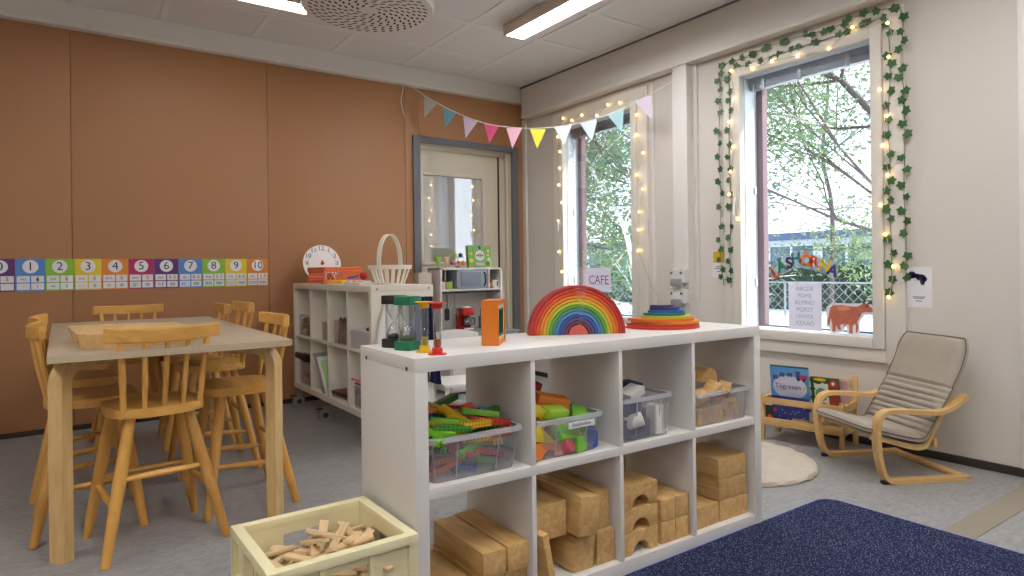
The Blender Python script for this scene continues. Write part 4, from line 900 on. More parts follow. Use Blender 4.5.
def art_train(b, w, h):
    m1 = MB(); disc(m1, w * .5, h * .54, w * .44, h * .28, -.0004, 24); m1.build('pale_cloud', mat('book_lilac', (206, 206, 226), .4), b)
    m1 = MB(); wl = []
    for k, (x, z) in enumerate(((.14, .78), (.32, .85), (.52, .86))):
        m1.b2((w * x - .014, -.0014, h * z - .008), (w * x + .014, -.0004, h * z + .008)); wl += [(w * x - .008, h * z - .011, .005), (w * x + .008, h * z - .011, .005)]
    m1.build('wagon', mat('book_indigo', (70, 76, 140), .4), b)
    mb = MB().b2((w * .68, -.0014, h * .76), (w * .78, -.0004, h * .92)).b2((w * .66, -.0014, h * .91), (w * .80, -.0004, h * .94)); mb.build('engine_cab', mat('book_indigo', (70, 76, 140), .4), b)
    MB().b2((w * .78, -.0014, h * .76), (w * .96, -.0004, h * .86)).build('engine', mat('book_crimson', (190, 56, 90), .4), b)
    
    for x, z, r in wl + [(w * .74, h * .75, .009), (w * .88, h * .75, .009)]: disc(MB(), x, z, r, r, -.0018).build('wheel', mat('book_dark', (38, 38, 66), .4), b)
    textmesh('Tågresan', .040, (w * .45, -.0012, h * .56), (1, 0, 0), (0, 0, 1), mat('book_title_blue', (40, 48, 110), .4), 'title', b, .0008)
    disc(MB(), w * .90, h * .56, .009, .009).build('yellow_star', YELLOW, b)
def art_green(b, w, h):
    MB().b2((w * .12, -.001, h * .12), (w * .62, -.0002, h * .86)).build('white_patch', mat('book_white', (222, 226, 220), .4), b)
    m = MB()
    for k in range(7): disc(m, w * R.uniform(.05, .9), h * (.93 - .1 * R.random()), .022, .011, -.0016)
    for (x, z) in ((.06, .62), (.06, .35), (.6, .45), (.3, .2)): disc(m, w * x, h * z, .016, .010, -.0016)
    m.build('leaf_pattern', mat('book_leaf', (58, 104, 50), .5), b)
    m = MB(); disc(m, w * .36, h * .46, .032, .040, -.0018); disc(m, w * .40, h * .13, .03, .016, -.0018); m.build('round_bush', mat('book_bush', (120, 158, 110), .5), b)
    MB().b2((w * .62, -.001, h * .02), (w * .99, -.0002, h * .80)).build('red_panel', mat('book_red', (150, 54, 40), .45), b)
    m = MB(); disc(m, w * .80, h * .84, .022, .022, -.0022); m.build('apple', mat('book_apple', (196, 66, 48), .4), b); disc(MB(), w * .80, h * .84, .008, .010, -.0028).build('apple_core', PAPER, b)
    disc(MB(), w * .34, h * .93, .035, .008, -.002).build('yellow_cap', YELLOW, b)
# upper row, leaning back
book(.015, .115, .214, .215, .215, .008, -.20, mat('book_teal', (40, 92, 104), .4), 'dark teal book standing behind the blue train book', None)
b1 = book(.035, .060, .18, .215, .245, .009, -.16, SKY, 'blue picture book with a train on the cover, front left in the rack', art_train)
book(.245, .10, .20, .150, .185, .008, -.2, mat('book_green', (66, 104, 58), .4), 'green and red picture book with a white patch, right of the train book', art_green)
book(.385, .12, .20, .05, .175, .006, -.2, mat('book_pink', (206, 168, 178), .4), 'thin pale pink book at the right end of the rack')
# lower row
def art_night(b, w, h):
    m = MB()
    for k in range(26): disc(m, R.uniform(.05, .95) * w, R.uniform(.1, .95) * h, .004, .004, -.0012, 8)
    m.build('snow_dots', mat('book_pale_blue', (120, 150, 210), .5), b); disc(MB(), w * .08, h * .5, .010, .010).build('red_dot', RED, b); MB().b2((w * .55, -.001, 0), (w, -.0002, h * .28)).build('yellow_band', mat('book_gold', (206, 168, 50), .5), b)
book(.055, .012, .0975, .20, .165, .010, -.07, mat('book_night_blue', (38, 52, 128), .4), 'night-blue speckled book in the lower row of the rack', art_night)
book(.012, .016, .0975, .04, .10, .012, -.05, mat('book_dark_green', (40, 52, 44), .4), 'small dark green book at the left end of the lower rack row', lambda b, w, h: disc(MB(), w * .6, h * .35, .014, .014).build('orange_ball', ORANGE, b))
# ================================================================== white shelf on wheels at the back
KS = thing('cube_shelf', 'white cube shelf on grey castors beside the door, toys on top', 'shelf', (1.42, 3.395, .15)); KL, KD, KH = 1.47, .39, .77
SHW = mat('cream_white_lacquer', (224, 216, 200), .45)
MB().b2((0, 0, KH - .038), (KD, KL, KH), bev=.001).build('top_panel', SHW, KS); MB().b2((.002, .038, 0), (KD - .002, KL - .038, .038), bev=.001).build('bottom_panel', SHW, KS)
for y in (0, KL - .038): MB().b2((0, y, 0), (KD, y + .038, KH - .038), bev=.001).build('side_panel', SHW, KS)
MB().b2((.003, .038, .377), (KD - .003, KL - .038, .393), bev=.001).build('shelf_board', SHW, KS)
for i in range(1, 4):
    for z0, z1 in ((.038, .377), (.393, KH - .038)): y = .038 + i * .3525 - .016; MB().b2((.003, y, z0), (KD - .003, y + .016, z1), bev=.0008).build('divider', SHW, KS)
for x in (.035, KD - .03): MB().cyl((x, -.001, KH - .02), (x, .004, KH - .02), .006, n=10).build('screw_cap', mat('screw_grey', (120, 116, 110), .4), KS)
RUB = mat('grey_rubber', (150, 146, 140), .6)
for x in (.05, KD - .05):
    for y in (.09, .86, KL - .03):
        MB().b2((x - .035, y - .03, -.012), (x + .035, y + .03, 0), bev=.002).cyl((x, y, -.035), (x, y, -.01), .016, n=12).b2((x - .045, y - .022, -.105), (x - .005, y - .017, -.03), bev=.001).b2((x - .045, y + .017, -.105), (x - .005, y + .022, -.03), bev=.001).b2((x - .05, y - .022, -.04), (x + .01, y + .022, -.03)).build('castor_fork', STEEL, KS)
        MB().cyl((x - .028, y - .013, -.104), (x - .028, y + .013, -.104), .044, n=24).build('castor_wheel', RUB, KS)
        MB().cyl((x - .028, y - .024, -.104), (x - .028, y + .024, -.104), .018, n=14).b2((x - .085, y - .012, -.066), (x - .02, y + .012, -.056), bev=.002).build('brake', mat('castor_dark', (50, 48, 48), .4), KS)
KO = Vector((1.42, 3.395, .15))
def cell(i, r): return KO + Vector((0, .038 + i * .3525, .393 if r else .038))   # i counts from the near end
def tub(name, label, c, d, M, group=None, content=None):
    """small open tub, corner c, size d"""
    t = thing(name, label, 'box', c, 0, group); x, y, z = d; k = .004
    MB().b2((0, 0, 0), (k, y, z)).b2((x - k, 0, 0), (x, y, z)).b2((k, 0, 0), (x - k, k, z)).b2((k, y - k, 0), (x - k, y, z)).b2((k, k, 0), (x - k, y - k, k)).build('tub_body', M, t); return t
tub('toy_tub', 'small clear tub of mixed toys, far upper cell of the shelf on wheels', cell(3, 1) + Vector((.02, .02, 0)), (.26, .28, .145), PLASTC, 'clear tubs in the shelf on wheels')
TC = [('red', RED), ('blue', BLUE), ('brown', mat('toy_brown', (110, 70, 44), .6)), ('green', GREEN), ('white', WHITE), ('yellow', YELLOW), ('dark', BLACK)]
for k in range(26):
    cn, M = TC[(k * 3) % 7]; c = cell(3, 1); lay = k // 9; q = k % 9
    o = MB().box((0, 0, 0), (.05, .035, .03), bev=.006).build('small_toy', M); o.location = c + Vector((.055 + (q % 3) * .085, .065 + (q // 3) * .085, .022 + lay * .042)); o.rotation_euler = (R.uniform(-.5, .5), R.uniform(-.5, .5), R.uniform(0, 3)); tag(o, '%s small toy in the far upper clear tub' % cn, 'toy', 'small toys in the far upper clear tub')
t = tub('toy_tub', 'narrow clear tub with an amber figure, second far upper cell', cell(2, 1) + Vector((.02, .02, 0)), (.20, .13, .125), PLASTC, 'clear tubs in the shelf on wheels')
o = MB().lathe([(.022, 0), (.03, .02), (.026, .06), (.034, .09), (.02, .10)], 14).build('amber_cup', mat('amber_plastic', (206, 150, 50), .3)); o.location = cell(2, 1) + Vector((.06, .085, .0045)); tag(o, 'amber yellow cup standing in the narrow clear tub', 'cup')
t = tub('pen_tub', 'clear tub of upright crayons and brushes, third upper cell', cell(1, 1) + Vector((.02, .05, 0)), (.16, .22, .15), PLASTC, 'clear tubs in the shelf on wheels')
for k in range(16):
    cn, M = [('blue', BLUE), ('red', RED), ('black', BLACK), ('brown', mat('toy_brown', (110, 70, 44), .6)), ('navy', NAVY)][k % 5]
    o = MB().cyl((0, 0, 0), (0, 0, .15), .007, n=8).lathe([(.007, .15), (.002, .165)], 8).build('crayon', M); o.location = cell(1, 1) + Vector((.035 + (k % 4) * .034, .07 + (k // 4) * .05, .0045)); o.rotation_euler = (R.uniform(-.12, .12), R.uniform(-.1, .1), 0); tag(o, '%s crayon upright in the clear pen tub' % cn, 'crayon', 'crayons in the pen tub')
o = MB().box((0, 0, 0), (.10, .07, .035), bev=.008).lathe([(.012, .015), (.010, .06)], 12).build('paint_bottle', mat('deep_blue_plastic', (30, 62, 150), .35)); o.location = cell(1, 1) + Vector((.10, .09, .19)); tag(o, 'blue bottle lying on top of the pen tub', 'bottle')
t = tub('paper_tray', 'pale grey box in the nearest upper cell of the shelf on wheels', cell(0, 1) + Vector((.015, .03, 0)), (.30, .285, .105), mat('pale_grey_card', (196, 192, 188), .6))
o = MB().ball((0, 0, 0), .022, (1.6, 1, .7)).lathe([(.012, .01), (.004, .03)], 10).build('toy_car', mat('toy_crimson', (170, 30, 40), .35)); o.location = cell(0, 1) + Vector((.06, .10, .122)); tag(o, 'small dark red toy lying on the grey box', 'toy'); 
MB().b2((.02, .035, .100), (.295, .30, .106)).build('stack_lid', PAPER, t)
# lower cells
t = tub('toy_tub', 'clear tub of red and yellow toys, far lower cell', cell(3, 0) + Vector((.02, .03, 0)), (.26, .26, .17), PLASTC, 'clear tubs in the shelf on wheels')
for k in range(24):
    cn, M = [('red', RED), ('yellow', YELLOW), ('white', WHITE), ('pale pink', PINK)][k % 4]; c = cell(3, 0); lay = k // 9; q = k % 9
    o = MB().box((0, 0, 0), (.055, .04, .035), bev=.008).build('small_toy', M); o.location = c + Vector((.055 + (q % 3) * .08, .07 + (q // 3) * .08, .024 + lay * .048)); o.rotation_euler = (R.uniform(-.5, .5), R.uniform(-.5, .5), R.uniform(0, 3)); tag(o, '%s small toy in the far lower clear tub' % cn, 'toy', 'small toys in the far lower clear tub')
o = MB().box((0, 0, 0), (.13, .20, .04), bev=.01).build('black_case', BLACK); o.location = cell(3, 0) + Vector((.04, .16, .195)); o.rotation_euler = (.1, .25, .1); tag(o, 'black case lying on the far lower tub', 'case')
for k, (cn, M, dx) in enumerate((('grey', mat('folder_grey', (150, 150, 148), .5), .10), ('white', PAPER, .075), ('pale green', mat('folder_green', (182, 222, 150), .6), .05))):
    o = MB().b2((0, 0, 0), (.235, .006, .25 + .03 * (2 - k)), bev=.001).build('folder', M); o.location = cell(2, 0) + Vector((.012 + .01 * k, .06 + .026 * (2 - k), .002)); o.rotation_euler = (-.62 + .02 * k, 0, .05); tag(o, '%s folder leaning in the second far lower cell' % cn, 'folder', 'leaning folders')
for k, (cn, M) in enumerate((('white', PAPER), ('grey', mat('folder_grey', (150, 150, 148), .5)), ('dark', BLACK), ('dark red', mat('book_wine', (110, 40, 44), .5)))):
    o = MB().box((0, 0, 0), (.22, .26, .012), bev=.002).build('booklet', M); o.location = cell(1, 0) + Vector((.125, .16, .008 + .0135 * k)); o.rotation_euler = (.0, 0, .04 * k); tag(o, '%s booklet in the flat pile, third lower cell' % cn, 'booklet', 'flat booklets in the third lower cell')
t = tub('toy_tub', 'clear tub of mixed toys in the nearest lower cell', cell(0, 0) + Vector((.02, .04, 0)), (.26, .24, .13), PLASTC, 'clear tubs in the shelf on wheels')
for k in range(9):
    cn, M = [('brown', mat('toy_brown', (110, 70, 44), .6)), ('red', RED), ('pale pink', PINK)][k % 3]; o = MB().box((0, 0, 0), (.06, .05, .05), bev=.01).build('small_toy', M); o.location = cell(0, 0) + Vector((.06 + (k % 3) * .08, .08 + (k // 3) * .07, .035)); tag(o, '%s toy in the nearest lower clear tub' % cn, 'toy', 'toys in the nearest lower clear tub')
o = MB().cyl((0, 0, 0), (0, .12, 0), .008, n=8).build('marker_pen', PURPLE); o.location = cell(0, 0) + Vector((.03, .16, .142)); tag(o, 'purple marker pen lying on the nearest lower tub', 'pen')
o = MB().cyl((0, 0, 0), (0, .12, 0), .007, n=8).build('marker_pen', mat('hot_pink', (222, 80, 140), .4)); o.location = cell(0, 0) + Vector((.04, .19, .155)); o.rotation_euler = (.1, 0, .2); tag(o, 'pink marker pen lying on the nearest lower tub', 'pen')
# cloth and garment hanging on the near end of that shelf
def drape(name, label, cat, x0, x1, z0, z1, y, M, folds, amp, ragged=0.0, flare=0.0):
    mb = MB(); bm = mb.bm; nx, nz = 30, 24; G = []
    for j in range(nz + 1):
        f = j / nz; row = []
        for i in range(nx + 1):
            u = i / nx; x = x0 + (x1 - x0) * u; x += (u - .5) * flare * f + (ragged * math.sin(9 * f + 2) * (1 - u) if ragged else 0)
            row.append((x, y - .006 - abs(amp * (.25 + .75 * f) * math.sin(folds * PI * u + 1.5 * f)), z1 + (z0 - z1) * f + .012 * math.sin(5 * u) * f))
        G.append(row)
    A = [[bm.verts.new(p) for p in r] for r in G]; B = [[bm.verts.new((p[0], p[1] - .003, p[2])) for p in r] for r in G]
    for j in range(nz):
        for i in range(nx):
            bm.faces.new((A[j][i], A[j][i + 1], A[j + 1][i + 1], A[j + 1][i])); bm.faces.new((B[j][i], B[j + 1][i], B[j + 1][i + 1], B[j][i + 1]))
    per = [(0, i) for i in range(nx + 1)] + [(j, nx) for j in range(1, nz + 1)] + [(nz, i) for i in range(nx - 1, -1, -1)] + [(j, 0) for j in range(nz - 1, 0, -1)]
    for (a, b), (c, d) in zip(per, per[1:] + per[:1]): bm.faces.new((A[a][b], B[a][b], B[c][d], A[c][d]))
    o = mb.build(name, M, smooth=70); return tag(o, label, cat)
drape('apron', 'white cloth apron hanging on the near end of the shelf on wheels', 'apron', 1.49, 1.70, .16, .86, 3.393, mat('white_cotton', (228, 222, 212), .9, bump=.2, bscale=60), 5, .03, .012, .22)
drape('grey_cloth', 'grey-blue cloth hanging beside the white apron behind the green timer', 'cloth', 1.63, 1.71, .40, .85, 3.362, mat('blue_grey_cotton', (108, 114, 136), .9), 2, .018)
drape('navy_garment', 'navy garment hanging from the near end of the shelf on wheels', 'garment', 1.725, 1.80, .345, .85, 3.393, mat('navy_cotton', (32, 36, 74), .9, bump=.2, bscale=50), 3, .05, 0, .05)
# on top of it
tc_ = thing('toy_clock', 'round white learning clock leaning against the orange wall on the shelf', 'clock', (1.628, 4.795, .923), 0, rot=(math.radians(-12), 0, math.radians(-2)))
MB().cyl((0, 0, .146), (0, .008, .146), .143, n=48).build('clock_face', mat('clock_white', (232, 226, 222), .45), tc_)
MB().tube([(.105 * math.cos(2 * PI * k / 40), -.0008, .146 + .105 * math.sin(2 * PI * k / 40)) for k in range(40)], .0012, 4, closed=True).build('minute_ring', mat('clock_grey', (140, 136, 134), .5), tc_)
for k in range(1, 13):
    a = PI / 2 - 2 * PI * k / 12; textmesh(str(k), .046, (.116 * math.cos(a), -.0005, .146 + .118 * math.sin(a)), (1, 0, 0), (0, 0, 1), BLACK, 'numeral', tc_, .001)
MB().cyl((0, -.014, .146), (0, 0, .146), .012, n=16).build('hub', RED, tc_)
MB().prism([(-.007, 0), (.007, 0), (.006, .02), (0, .028), (-.006, .02)], .002, (0, -.003, .146), (1, 0, 0), (0, 0, 1)).build('hand', RED, tc_)
ob = thing('basket', 'orange plastic basket with lattice sides in front of the toy clock', 'basket', (1.49, 4.36, .921))
OPL = mat('orange_basket_plastic', (232, 112, 62), .4); mb = MB()
for x0, y0, x1, y1 in ((0, 0, .26, 0), (.26, 0, .26, .36), (.26, .36, 0, .36), (0, .36, 0, 0)):
    a = Vector((x0, y0, 0)); b = Vector((x1, y1, 0)); L = (b - a).length; c_ = (a + b) / 2; d = (b - a).normalized(); n_ = int(L / .024)
    mb.tube([a + Vector((0, 0, .005)), b + Vector((0, 0, .005))], .005, 6).tube([a + Vector((0, 0, .105)), b + Vector((0, 0, .105))], .009, 6)
    for z in (.022, .088): mb.tube([a + Vector((0, 0, z)), b + Vector((0, 0, z))], .009, 4)
    for k in range(n_ + 1):
        p = a + d * (L * k / n_)
        for s in (-1, 1):
            q = k + s * 2
            if 0 <= q <= n_: mb.tube([p + Vector((0, 0, .01)), a + d * (L * q / n_) + Vector((0, 0, .095))], .0035, 4)
mb.b2((0, 0, 0), (.26, .36, .006)).build('basket_body', OPL, ob)
for k, (cn, M, p, s) in enumerate((('purple', PURPLE, (.06, .06, .03), .022), ('white', WHITE, (.09, .12, .03), .03), ('white', WHITE, (.10, .22, .035), .035), ('brown', mat('toy_brown', (110, 70, 44), .6), (.05, .05, .045), .02))):
    o = MB().box((0, 0, 0), (s * 1.6, s * 1.6, s * 2), bev=.006).build('small_toy', M); o.location = Vector((1.49, 4.36, .929)) + Vector(p); tag(o, '%s toy inside the orange lattice basket' % cn, 'toy', 'toys in the orange basket')
def toy(name, mb, M, loc, rot, label, cat): o = mb.build(name, M); o.location = loc; o.rotation_euler = rot; return tag(o, label, cat)
toy('spinning_top', MB().ball((0, 0, .03), .026, (1, 1, 1)), RED, (1.55, 3.82, .945), (0, 0, 0), 'small red ball toy between the orange and white baskets', 'toy')
toy('toy_rod', MB().tube([(0, 0, 0), (.01, -.08, .004), (0, -.16, .012)], .008, 8), BLUE, (1.53, 4.03, .962), (0, 0, 0), 'blue toy rod with its end by the red ball', 'toy')
toy('toy_bar', MB().box((0, 0, 0), (.05, .12, .022), bev=.004), YELLOW, (1.50, 4.10, .9335), (0, 0, .2), 'yellow toy bar in front of the orange basket', 'toy')
toy('toy_disc', MB().lathe([(.04, 0), (.042, .008), (.04, .016)], 20), mat('toy_tan', (190, 140, 60), .5), (1.465, 4.24, .9205), (0, 0, 0), 'flat tan disc by the corner of the orange basket', 'toy')
toy('bead_track', MB().b2((0, 0, 0), (.10, .26, .014), bev=.003).b2((.02, .0, .014), (.08, .05, .024), bev=.002).b2((.02, .1, .014), (.08, .15, .024), bev=.002).b2((.02, .2, .014), (.08, .25, .024), bev=.002), WHITE, (1.47, 3.70, .9205), (0, 0, 0), 'flat white toy tray between the two baskets', 'tray')
wb = thing('basket', 'white splint basket with a tall hooped handle on the shelf on wheels', 'basket', (1.655, 3.66, .9205), math.radians(35)); WSP = mat('white_splint', (228, 220, 206), .6, var=.05, vscale=30)
MB().lathe([(.088, 0), (.09, .006), (.002, .007)], 32, caps=False).build('basket_floor', WSP, wb)
for k in range(18):
    a = 2 * PI * k / 18; MB().ribbon([(.086 * math.cos(a), .086 * math.sin(a), .002), (.105 * math.cos(a), .105 * math.sin(a), .05), (.125 * math.cos(a), .125 * math.sin(a), .105)], .02, .003, (-math.sin(a), math.cos(a), 0)).build('splint', WSP, wb)
MB().lathe([(.121, .092), (.130, .092), (.134, .118), (.125, .118), (.121, .092)], 36, caps=False).build('rim', WSP, wb)
MB().ribbon([(.128 * math.cos(a), 0, .10 + .205 * math.sin(a) ** .75) for a in [PI * k / 24 for k in range(25)]], .028, .005, (0, 1, 0)).build('handle', WSP, wb)
# ================================================================== play kitchen by the door
PK = thing('play_kitchen', 'white wooden play kitchen with a grey toy microwave in front of the door', 'toy kitchen', (2.575, 4.50, 0)); KW = .615; ky = .20
KWH = mat('kitchen_white', (222, 216, 210), .45)
for x in (0, KW - .014): MB().b2((x, ky, .49), (x + .014, .43, 1.022), bev=.001).build('upper_side', KWH, PK)
MB().b2((0, ky, 1.008), (KW, .43, 1.022), bev=.001).build('upper_top', KWH, PK); MB().b2((.014, ky, .828), (KW - .014, .43, .842), bev=.001).build('upper_shelf', KWH, PK); MB().b2((.475, ky + .002, .842), (.485, .43, 1.008)).build('divider', KWH, PK)
MB().b2((.014, .415, .842), (.16, .43, 1.008)).b2((.485, .415, .842), (KW - .014, .43, 1.008)).build('grey_back', mat('kitchen_grey_back', (150, 152, 158), .6), PK); MB().b2((.0, .42, .49), (KW, .432, .828)).build('splash_back', mat('kitchen_splash', (206, 200, 192), .5), PK)
mw = MB().b2((.165, ky + .01, .845), (.468, .41, 1.005), bev=.004).build('microwave', mat('microwave_grey', (146, 152, 162), .35), PK); MB().b2((.20, ky + .004, .865), (.40, ky + .011, .985), bev=.002).build('microwave_window', mat('microwave_glass', (126, 136, 150), .08), mw); MB().tube([(.435, ky + .012, .87), (.435, ky - .012, .89), (.435, ky - .012, .965), (.435, ky + .012, .985)], .007, 8).build('microwave_handle', BLACK, mw)
MB().cyl((.02, ky + .012, .815), (KW - .02, ky + .012, .815), .006, n=10).build('hanging_rail', BLACK, PK)
MB().b2((-.03, -.02, .47), (KW + .03, .43, .49), bev=.002).build('worktop', mat('worktop_grey', (140, 142, 144), .35), PK)
MB().b2((-.03, .0, .02), (KW + .03, .42, .47), bev=.001).build('base_cabinet', KWH, PK); MB().b2((-.02, -.016, .04), (.30, -.001, .455), bev=.002).build('oven_door', KWH, PK)
cdoor = MB().b2((.32, -.016, .04), (KW + .02, -.001, .455), bev=.002).build('cabinet_door', KWH, PK); MB().tube([(.52, -.016, .41), (.52, -.03, .41), (.60, -.03, .41), (.60, -.016, .41)], .004, 6).build('handle', STEEL, cdoor); MB().b2((.05, .03, .488), (.27, .33, .493), bev=.002).build('hob', BLACK, PK)
KP = Vector((2.575, 4.50, 0))
def kit(name, label, cat, loc, **k): return thing(name, label, cat, KP + Vector(loc), k.get('rz', 0))
t = kit('spatula', 'black toy spatula hanging left under the kitchen shelf', 'spatula', (.055, .195, .60)); MB().tube([(0, 0, .20), (0, -.005, .10), (0, 0, .07)], .004, 6).build('handle', BLACK, t); MB().prism(rrect(.045, .10, .014, 3), .004, (0, .002, .035), (1, 0, 0), (0, 0, 1)).build('blade', BLACK, t)
t = kit('whisk', 'steel toy whisk hanging under the kitchen shelf', 'whisk', (.13, .195, .62)); MB().tube([(0, 0, .18), (0, 0, .09)], .005, 6).build('handle', STEEL, t)
mb = MB()
for k in range(4): a = PI * k / 4; mb.tube([(0, 0, .09), (.022 * math.cos(a), .022 * math.sin(a), .05), (.03 * math.cos(a), .03 * math.sin(a), .015), (0, 0, .0), (-.03 * math.cos(a), -.03 * math.sin(a), .015), (-.022 * math.cos(a), -.022 * math.sin(a), .05), (0, 0, .09)], .0018, 4)
mb.build('wire_loops', STEEL, t)
t = kit('coffee_maker', 'red toy coffee maker with glass jug on the play kitchen worktop', 'coffee maker', (.27, .26, .491)); MB().b2((-.055, -.06, 0), (.055, .07, .025), bev=.006).b2((-.055, .02, .02), (.055, .07, .18), bev=.006).b2((-.055, -.06, .125), (.055, .07, .185), bev=.012).build('machine_body', mat('coffee_red', (190, 34, 30), .3), t); MB().lathe([(.04, .184), (.05, .19), (.046, .202)], 20).b2((-.05, -.062, .004), (.05, -.055, .02)).build('white_lid', WHITE, t); MB().lathe([(.03, .028), (.042, .045), (.04, .075), (.028, .10), (.032, .115)], 20, c=(.005, -.02, 0), caps=False).build('glass_jug', clear('smoke_glass', (120, 120, 124), .12, haze=.25, hcol=(90, 90, 94)), t); MB().tube([(.04, -.035, .10), (.068, -.045, .095), (.065, -.045, .05), (.045, -.035, .045)], .005, 6).build('handle', BLACK, t)
t = kit('toy_kettle', 'dark toy pan lifter standing by the orange frame on the worktop', 'utensil', (.45, .28, .491)); MB().b2((-.03, -.01, 0), (.03, .012, .11), bev=.008).build('blade', mat('dark_grey_metal', (78, 76, 76), .4), t); MB().tube([(-.012, 0, .10), (-.014, 0, .16), (0, 0, .185), (.014, 0, .16), (.012, 0, .10)], .005, 6).build('handle', BLACK, t)
t = kit('tin_can', 'pink toy can in the left microwave shelf cell', 'can', (.045, .26, .8425)); MB().lathe([(.028, 0), (.029, .004), (.029, .058), (.028, .062)], 20).build('can_body', mat('can_pink', (214, 180, 190), .5), t)
t = kit('tin_can', 'green toy can beside the pink can by the microwave', 'can', (.115, .27, .8425)); MB().lathe([(.033, 0), (.034, .004), (.034, .064), (.033, .068)], 20).build('can_body', mat('can_green', (152, 186, 84), .5), t); MB().lathe([(.034, .062), (.035, .064), (.035, .07), (.03, .071)], 20).build('lid', mat('can_dark_green', (70, 92, 50), .5), t)
t = kit('ketchup_bottle', 'red toy bottle with yellow label right of the microwave', 'bottle', (.52, .27, .8425)); MB().lathe([(.02, 0), (.022, .006), (.022, .07), (.012, .09), (.012, .11), (.004, .112)], 16).build('bottle_body', mat('ketchup_red', (150, 28, 30), .35), t); MB().lathe([(.0225, .012), (.0225, .045)], 16, caps=False).build('label_band', YELLOW, t)
t = kit('toy_mug', 'white toy mug at the right end of the kitchen shelf', 'mug', (.572, .25, .8425)); MB().lathe([(.024, 0), (.028, .004), (.028, .072), (.025, .072), (.022, .008)], 20, caps=False).build('mug_body', WHITE, t); MB().tube([(.0, -.027, .055), (.0, -.044, .05), (0, -.042, .028), (0, -.026, .02)], .004, 6).build('handle', BLACK, t)
def goblet(x, label, c, nm):
    t = kit('toy_goblet', label, 'goblet', (x, .30, 1.0225)); MB().lathe([(.022, 0), (.022, .003), (.005, .006), (.004, .035), (.016, .045), (.024, .07), (.026, .095), (.023, .095), (.014, .05)], 20, caps=False).build('goblet_body', mat('goblet_' + nm, c, .3), t)
goblet(.03, 'lime green toy goblet on top of the play kitchen', (150, 206, 50), 'lime'); goblet(.11, 'pale peach toy goblet on top of the play kitchen', (238, 190, 150), 'peach')
t = kit('cake_stand', 'two-tier white toy cake stand on top of the play kitchen', 'cake stand', (.225, .30, 1.0225)); MB().lathe([(.03, 0), (.012, .01), (.012, .016), (.075, .02), (.078, .026), (.002, .026)], 24, caps=False).build('lower_plate', WHITE, t); MB().cyl((0, 0, .02), (0, 0, .085), .004, n=8).lathe([(.052, .086), (.055, .092), (.002, .092)], 24, caps=False).build('upper_plate', WHITE, t)
for k in range(7):
    a = 2 * PI * k / 7; cn, M = [('yellow', YELLOW), ('brown', mat('toy_brown', (110, 70, 44), .6)), ('lime', LIME), ('red', RED), ('pale pink', PINK), ('tan', mat('toy_tan', (190, 140, 60), .5)), ('orange', ORANGE)][k]
    o = MB().lathe([(.013, 0), (.018, .014), (.016, .026), (.004, .034)], 12).build('toy_cake', M); o.location = KP + Vector((.225 + .05 * math.cos(a), .30 + .05 * math.sin(a), 1.049)); tag(o, '%s toy cake on the lower tier of the cake stand' % cn, 'toy cake', 'toy cakes on the cake stand')
for k, (x, M, cn) in enumerate(((-.028, LIME, 'lime'), (.028, NAVY, 'navy'))):
    o = MB().lathe([(.015, 0), (.02, .016), (.016, .03), (.004, .036)], 12).build('toy_cake', M); o.location = KP + Vector((.225 + x, .30, 1.115)); tag(o, '%s toy cake on the upper tier of the cake stand' % cn, 'toy cake', 'toy cakes on the cake stand')
gb = kit('game_box', 'square green game box with round fruit pictures on the play kitchen', 'game box', (.475, .33, 1.0225)); gb.rotation_euler = (math.radians(-6), 0, 0); MB().box((0, .02, .1), (.24, .04, .20), bev=.002).build('box_body', mat('game_green', (112, 168, 82), .5, var=.1, vscale=20), gb)
m = MB(); disc(m, .0, .108, .048, .045, -.0012, 24); m.build('round_badge', mat('game_cream', (224, 214, 200), .5), gb)
m = MB()
for k in range(4): m.b2((-.036 + .019 * k, -.003, .10), (-.024 + .019 * k, -.0012, .118))
m.b2((-.02, -.003, .128), (.02, -.0012, .131)); m.b2((-.015, -.003, .085), (.015, -.0012, .088)); m.build('badge_print', DARKT, gb)
for k, (x, z, r, c) in enumerate(((-.07, .155, .014, (170, 90, 150)), (.0, .18, .015, (60, 60, 80)), (.085, .185, .014, (220, 120, 130)), (-.09, .125, .013, (230, 180, 60)), (-.09, .065, .02, (232, 190, 40)), (.085, .115, .014, (222, 190, 90)), (.09, .15, .012, (210, 220, 200)), (.08, .035, .022, (110, 40, 40)), (.09, .075, .010, (210, 214, 200)), (-.06, .02, .012, (190, 110, 60)))):
    disc(MB(), x, z, r, r, -.0012).build('fruit_picture', mat('fruit_%d' % k, c, .5), gb)
MB().b2((-.045, -.002, .02), (.04, -.0003, .045), bev=.0005).build('pink_caption', mat('game_lilac', (206, 180, 200), .5), gb)
b = kit('storage_carton', 'beige carton left of the play kitchen beside the white basket', 'carton', (-.115, .30, 0)); MB().b2((-.06, -.05, 0), (.06, .05, .985), bev=.002).build('carton_body', mat('beige_card', (190, 176, 158), .7), b)
